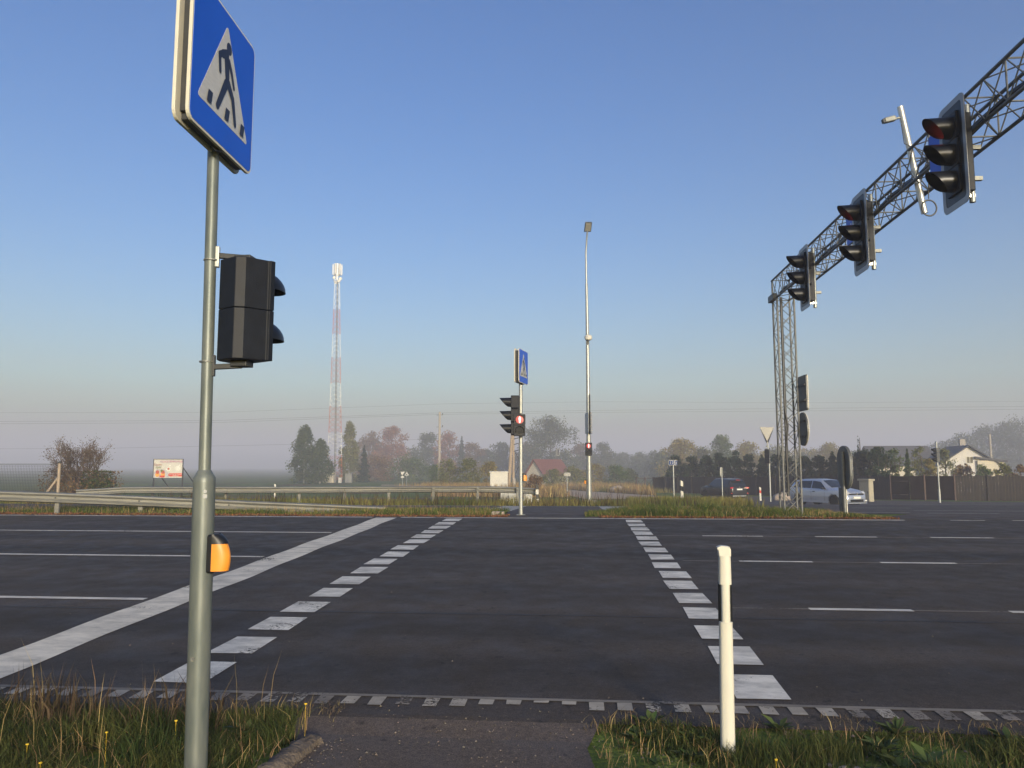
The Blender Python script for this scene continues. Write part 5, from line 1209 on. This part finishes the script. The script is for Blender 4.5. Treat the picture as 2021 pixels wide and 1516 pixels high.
# ------------------------------------------------------------------ trees
def crown_points(kind, h, rw, n, rng):
    C = []
    if kind == 'spruce':
        z = h * (1 - rng.uniform(0, 1, n) ** .62) * .97 + .02 * h; a = rng.uniform(0, 2 * np.pi, n)
        lim = rw * (1 - z / h) ** .85 * (.78 + .3 * np.sin(z / h * 46 + np.sin(a * 3))); r = lim * np.sqrt(rng.uniform(.12, 1.1, n))
        return np.stack([r * np.cos(a), r * np.sin(a), z - .12 * r], 1)
    lo = dict(broad=.04, birch=.02, bush=.02)[kind]; nb = dict(broad=70, birch=80, bush=40)[kind]
    for _ in range(nb):
        f = rng.uniform(0, 1)
        if kind == 'birch':
            f = rng.uniform(0, 1) ** .8; env = np.interp(f, [0, .15, .45, .8, 1], [.95, 1.1, 1.0, .62, .15]); br = rw * rng.uniform(.22, .40)
        elif kind == 'broad': env = np.interp(f, [0, .2, .5, .8, 1], [.95, 1.1, 1.1, .85, .4]); br = rw * rng.uniform(.2, .38)
        else: env = np.interp(f, [0, .3, .7, 1], [1, 1, .8, .35]); br = rw * rng.uniform(.2, .4)
        a = rng.uniform(0, 2 * np.pi); rr = rw * env * rng.uniform(.3, 1.0) - br * .35; rr = max(rr, 0)
        cz = h * (lo + (1 - lo) * f) - br * .6 * f; c = np.array([rr * np.cos(a), rr * np.sin(a), max(cz, br * .4)])
        k = max(6, int(n / nb * rng.uniform(.6, 1.4))); d = rng.normal(size=(k, 3)); d /= np.linalg.norm(d, axis=1)[:, None]
        r = br * rng.uniform(.25, 1.12, k)[:, None] ** .8; sc = np.array([1, 1, 1.25 if kind == 'birch' else .8])
        C.append(c + d * r * sc)
    C = np.concatenate(C); C[:, 2] = np.clip(C[:, 2], .05, h * 1.03); return C
tree_no = [0]
def tree(kind, u, hw, vt, Y, col, label, name=None, n=2600, leaf=None, trunk='bark', group=None, cat='tree', dx=0):
    tree_no[0] += 1; rng = np.random.default_rng(100 + tree_no[0]); q = gp(u, Y); h = at(u, vt, Y).z - q.z; rw = hw / FPX * Y
    g = empty(name or {'broad': 'broadleaf_tree', 'birch': 'birch_tree', 'spruce': 'spruce_tree', 'bush': 'bush'}[kind], q); tag(g, label, cat, group)
    leaf = leaf or max(.22, Y * .0021)
    if Y > 150 and kind != 'spruce': n = int(n * 1.9)
    if Y > 190: rw *= 1.28
    if kind == 'birch': rw *= 1.2; n = int(n * 1.5)
    C = crown_points(kind, h, rw, n, rng); V, Fc = leaf_cards(C, leaf, .0); o = raw_mesh('crown' if kind != 'bush' else 'foliage', V, Fc, F[col], g)
    b = MB(); rd = random.Random(tree_no[0])
    if kind == 'bush':
        for k in range(6): a = k * 1.05; b.path([(0, 0, 0), (math.cos(a) * rw * .3, math.sin(a) * rw * .3, h * .45), (math.cos(a) * rw * .55, math.sin(a) * rw * .55, h * .8)], [.04, .03, .01], 4)
        b.build('stem', MA['bark'], g)
    else:
        r0 = max(.12, h * .016); wob = [rd.uniform(-.02, .02) * h for _ in range(4)]
        top = .95 if kind != 'broad' else .8
        b.path([(0, 0, -.3), (wob[0], wob[1], h * .35), (wob[2], wob[3], h * .65), (wob[2], wob[3] * .5, h * top)], [r0, r0 * .75, r0 * .45, .02], 7)
        if kind != 'spruce':
            for k in range(9):
                f = rd.uniform(.25, .75); a = rd.uniform(0, 6.28); ln = rw * rd.uniform(.5, .9) * (1.1 - f * .6)
                b.path([(wob[0] * f * 2 * .5, wob[1] * f, h * f), (math.cos(a) * ln * .5, math.sin(a) * ln * .5, h * (f + .1)), (math.cos(a) * ln, math.sin(a) * ln, h * (f + .2))], [r0 * .35, r0 * .2, .01], 5)
        b.build('trunk', MA[trunk], g)
    return g
gT = 'misty trees behind the field'
T_ = [('birch', 600, 26, 842, 163, 'dgreen', 'dense dark birch standing left of the radio mast', 4200, 'birch_bark'), ('birch', 631, 22, 868, 160, 'dgreen', 'shorter dark birch directly left of the radio mast', 2600, 'birch_bark'),
      ('birch', 688, 19, 834, 184, 'olive', 'yellowing birch right behind the radio mast', 3200, 'birch_bark'), ('spruce', 718, 15, 876, 178, 'spruce', 'small dark spruce right of the yellowing birch', 1800, 'bark'),
      ('broad', 733, 26, 850, 242, 'brown', 'rounded brown tree left of the tall red brown one', 2600, 'bark'), ('broad', 771, 30, 839, 236, 'red', 'tall red brown tree between mast and concrete pole', 3400, 'bark'),
      ('bush', 742, 40, 897, 200, 'brown', 'brown bush in front of the red brown trees', 1800, 'bark'), ('bush', 812, 42, 895, 198, 'green', 'wide green bush left of the concrete utility pole', 2000, 'bark'),
      ('broad', 845, 27, 853, 256, 'grey', 'grey brown tree directly left of the concrete utility pole', 2200, 'bark'), ('broad', 886, 25, 851, 250, 'red', 'red brown tree directly right of the concrete utility pole', 2400, 'bark'),
      ('spruce', 911, 11, 860, 246, 'spruce', 'thin dark spruce among the red brown trees', 1200, 'bark'), ('broad', 932, 24, 869, 256, 'brown', 'low brown tree right of the thin spruce', 2000, 'bark'),
      ('broad', 962, 18, 886, 258, 'grey', 'low grey tree left of the island signal', 1300, 'bark'), ('broad', 988, 24, 872, 262, 'grey', 'rounded grey green tree behind the wooden pole', 2000, 'bark'),
      ('broad', 1085, 50, 819, 222, 'grey', 'largest tree, broad and misty green, between island post and lamp', 6500, 'bark'), ('broad', 1044, 24, 872, 258, 'brown', 'low brown tree left of the largest misty tree', 1800, 'bark'),
      ('broad', 1146, 24, 874, 256, 'brown', 'low brown tree left of the street lamp', 1800, 'bark'), ('broad', 1188, 24, 872, 250, 'grey', 'rounded grey tree right of the street lamp', 2200, 'bark'),
      ('broad', 1228, 26, 893, 285, 'grey', 'faint low tree in mist right of the lamp', 1400, 'bark'), ('broad', 1262, 28, 892, 280, 'grey', 'faint wide tree in mist behind the field gate', 1600, 'bark'), ('broad', 1295, 24, 890, 270, 'grey', 'faint tree in mist above the fence end', 1400, 'bark'),
      ('broad', 1343, 44, 863, 188, 'yellow', 'broad yellow olive tree above the route sign', 4200, 'bark'), ('broad', 1424, 32, 857, 184, 'green', 'green rounded tree standing above its yellow neighbours', 3600, 'bark'),
      ('broad', 1388, 34, 880, 196, 'olive', 'olive tree between the yellow tree and the green one', 2400, 'bark'), ('broad', 1478, 38, 870, 190, 'yellow', 'yellow olive tree left of the yield sign', 3200, 'bark'),
      ('broad', 1536, 34, 877, 205, 'olive', 'olive tree behind the gantry column', 2400, 'bark'), ('broad', 1588, 30, 884, 210, 'yellow', 'yellow tree just right of the gantry column', 2000, 'bark'), ('broad', 1640, 32, 871, 202, 'yellow', 'yellow brown tree left of the rounded rear facing sign', 2600, 'bark'),
      ('broad', 1905, 34, 853, 235, 'grey', 'misty tree behind the white gabled house roof', 2000, 'bark'), ('broad', 1958, 44, 838, 245, 'grey', 'large misty tree behind the utility pole at far right', 2800, 'bark'), ('broad', 2018, 46, 820, 240, 'grey', 'tall misty tree at the right picture edge', 3200, 'bark'),
      ('broad', 1862, 34, 868, 262, 'grey', 'faint misty tree above the far right signal', 1600, 'bark'), ('broad', 1990, 40, 832, 262, 'grey', 'misty tree between the two tall ones at far right', 2400, 'bark')]
for kind, u, hw, vt, Y, col, lab, n, tr in T_: tree(kind, u, hw, vt, Y if Y < 210 else Y * 1.22, col, lab, n=n, trunk=tr, group=gT)
gB = 'bushes in the dry meadow'
for u, hw, vt, Y, col, lab in ((884, 30, 905, 120, 'olive', 'olive bush below the concrete utility pole'), (928, 32, 903, 117, 'olive', 'rounded olive bush left of the transformer kiosk'), (966, 24, 910, 122, 'yellow', 'yellow olive bush behind the transformer kiosk'),
                               (862, 22, 915, 150, 'green', 'green bush at the left end of the olive bushes'), (1058, 22, 935, 76, 'brown', 'brown bush beside the curved end of the far guard rail'), (1092, 26, 925, 138, 'olive', 'olive bush in front of the cottage roof'), (1132, 36, 918, 140, 'olive', 'wide olive bush right of the cottage'),
                               (1175, 36, 915, 142, 'yellow', 'yellow olive bush behind the street lamp'), (1218, 34, 917, 138, 'green', 'green olive bush right of the street lamp'), (1245, 18, 925, 150, 'grey', 'grey bush left of the field gate')):
    tree('bush', u, hw, vt, Y, col, lab, n=2400, leaf=.26 if Y > 90 else .16, group=gB, cat='bush')
gC = 'conifers behind the plank fence'
cs = [(1338, 22, 893), (1368, 20, 897), (1396, 20, 895), (1424, 20, 892), (1452, 22, 887), (1478, 18, 893), (1506, 18, 896), (1532, 20, 894), (1560, 20, 898), (1590, 20, 899), (1620, 20, 893), (1646, 18, 890), (1676, 24, 886), (1706, 24, 884), (1738, 26, 880)]
ordn = ['first', 'second', 'third', 'fourth', 'fifth', 'sixth', 'seventh', 'eighth', 'ninth', 'tenth', 'eleventh', 'twelfth', 'thirteenth', 'fourteenth', 'fifteenth']
for i, (u, hw, vt) in enumerate(cs):
    Yf = float(np.interp(u, [1290, 1780], [100, 61.5])); tree('spruce' if i in (6, 11) else 'bush', u, hw * (1.7 if i in (6, 11) else 1.3), vt + (0 if i in (6, 11) else 2), Yf + 4.5, 'spruce', ordn[i] + ' dark conifer from the left behind the plank fence', 'conifer', 3400, .24, group=gC, cat='conifer')
g = tree('spruce', 1699, 12, 858, 74, 'spruce', 'bare tipped young spruce sticking out above the conifers', 'spruce_tree', 500, .16)
for u, hw, vt, Y, col, kind, lab in ((1770, 22, 876, 70, 'green', 'bush', 'green bush right of the conifers behind the fence'), (1795, 15, 884, 68, 'dgreen', 'spruce', 'small spruce behind the left end of the dark gate'), (1820, 22, 880, 80, 'olive', 'broad', 'olive tree behind the dark gate'), (1868, 26, 885, 82, 'olive', 'broad', 'leafy tree left of the white gabled house'),
                                     (1840, 22, 905, 74, 'yellow', 'bush', 'yellow shrub behind the far right signal post'), (1905, 26, 916, 72, 'brown', 'bush', 'reddish hedge bush before the white gabled house'), (1945, 26, 918, 70, 'green', 'bush', 'green hedge bush under the house windows'), (1985, 26, 912, 70, 'olive', 'bush', 'olive hedge bush before the annex'), (2018, 22, 916, 69, 'brown', 'bush', 'brown hedge bush at the right picture edge')):
    tree(kind, u, hw, vt, Y, col, lab, n=2200, leaf=.17, group='garden shrubs behind the fence', cat='bush' if kind == 'bush' else 'tree')
# twiggy willow at left
q = gp(150, 50); wl = empty('willow_bush', q); tag(wl, 'large half bare grey brown willow bush by the wire fence', 'bush')
rd = random.Random(11); b = MB(); tips = []
def grow(p, d, ln, r, lvl):
    e = p + d * ln; mid = p.lerp(e, .5) + Vector((rd.uniform(-1, 1), rd.uniform(-1, 1), rd.uniform(-.5, .5))) * ln * .07
    b.path([p, mid, e], [r, r * .8, r * .6], 5 if lvl < 2 else 3, False)
    if lvl >= 2: tips.append((mid, ln)); tips.append((e, ln))
    if lvl < 5:
        for k in range(3 if lvl < 4 else 2):
            nd = (d + Vector((rd.uniform(-.75, .75), rd.uniform(-.75, .75), rd.uniform(-.25, .5))) * .85).normalized(); grow(p.lerp(e, rd.uniform(.5, 1)), nd, ln * rd.uniform(.58, .8), r * .55, lvl + 1)
for dx, dz, ln, r in ((.28, 1, 1.75, .11), (.5, .9, 1.55, .09), (-.1, 1, 1.5, .10), (-.55, .8, 1.25, .08), (.9, .75, 1.25, .07), (.15, 1, 1.9, .1), (-.9, .6, 1.0, .06), (.35, 1, 1.6, .09)):
    grow(Vector((rd.uniform(-.4, .6), rd.uniform(-.4, .4), 0)), Vector((dx, rd.uniform(-.4, .4), dz)).normalized(), ln, r, 0)
# far wood in the mist: one mass
wr_ = np.random.default_rng(77); WC = []
def wood(u0, u1, Y0, Y1, v_of, n):
    for _ in range(n):
        u = wr_.uniform(u0, u1); Y = wr_.uniform(Y0, Y1); q = gp(u, Y); h = max(3.0, at(u, v_of(u) + wr_.uniform(-4, 9), Y).z - q.z); r = h * wr_.uniform(.28, .42)
        k = 150; d = wr_.normal(size=(k, 3)); d /= np.linalg.norm(d, axis=1)[:, None]; z = h * wr_.uniform(.02, .97, k); env = np.interp(z / h, [0, .3, .7, 1], [.8, 1, .8, .25]) * r
        WC.append(np.stack([q.x + d[:, 0] * env, q.y + d[:, 1] * env, q.z + z], 1))
wood(690, 1340, 300, 345, lambda u: float(np.interp(u, [690, 760, 850, 960, 1100, 1200, 1340], [885, 882, 888, 896, 890, 894, 900])), 130)
wood(1290, 1700, 225, 260, lambda u: 890.0, 60)
wood(1640, 2080, 300, 380, lambda u: float(np.interp(u, [1640, 1800, 1880, 1950, 2021, 2080], [893, 885, 868, 850, 832, 822])), 110)
V, Fc = leaf_cards(np.concatenate(WC), .8); o = raw_mesh('distant_wood', V, Fc, F['grey']); tag(o, 'faint wood in the mist behind the trees, rising to the right', 'wood', kind='stuff')
MA['twig'] = mat('willow_twigs', (.12, .095, .075), .85, var=.2); b.build('branches', MA['twig'], wl)
C = np.array([p[:] for p, _ in tips]); C = np.concatenate([C + RNG.normal(0, .09, C.shape), C + RNG.normal(0, .16, C.shape)]); V, Fc = leaf_cards(C, .075); raw_mesh('sparse_leaves', V, Fc, foliage('leaves_willow', (.13, .09, .06), (.18, .12, .075)), wl)
low = np.clip(RNG.normal(0, .8, (3800, 3)), -1.35, 1.35) * np.array([1.6, .8, .75]) + np.array([.3, 0, .9]); low[:, 2] = np.abs(low[:, 2]); V, Fc = leaf_cards(low, .13); raw_mesh('lower_foliage', V, Fc, F['brown'], wl)
dk = np.clip(RNG.normal(0, .9, (2200, 3)), -1.4, 1.4) * np.array([.6, .5, .6]) + np.array([1.5, -.3, 1.1]); dk[:, 2] = np.abs(dk[:, 2]); V, Fc = leaf_cards(dk, .13); raw_mesh('evergreen_clump', V, Fc, F['dgreen'], wl)

# ------------------------------------------------------------------ haze
hz = MB(); HT = 54.0
hz.box((0, 1140, (HT - 9) / 2), (5600, 2640, HT + 9)); ho = hz.build('haze', MA['white']); ho.data.materials.clear()
tag(ho, 'pale morning mist lying over the whole scene', 'haze', kind='stuff')
m = bpy.data.materials.new('morning_mist'); m.use_nodes = True; n = m.node_tree.nodes; n.remove(n['Principled BSDF'])
pv = n.new('ShaderNodeVolumePrincipled'); pv.inputs['Color'].default_value = (.82, .82, .93, 1); pv.inputs['Density'].default_value = .0019; pv.inputs['Anisotropy'].default_value = 0.0
m.node_tree.links.new(pv.outputs['Volume'], n['Material Output'].inputs['Volume']); ho.data.materials.append(m)
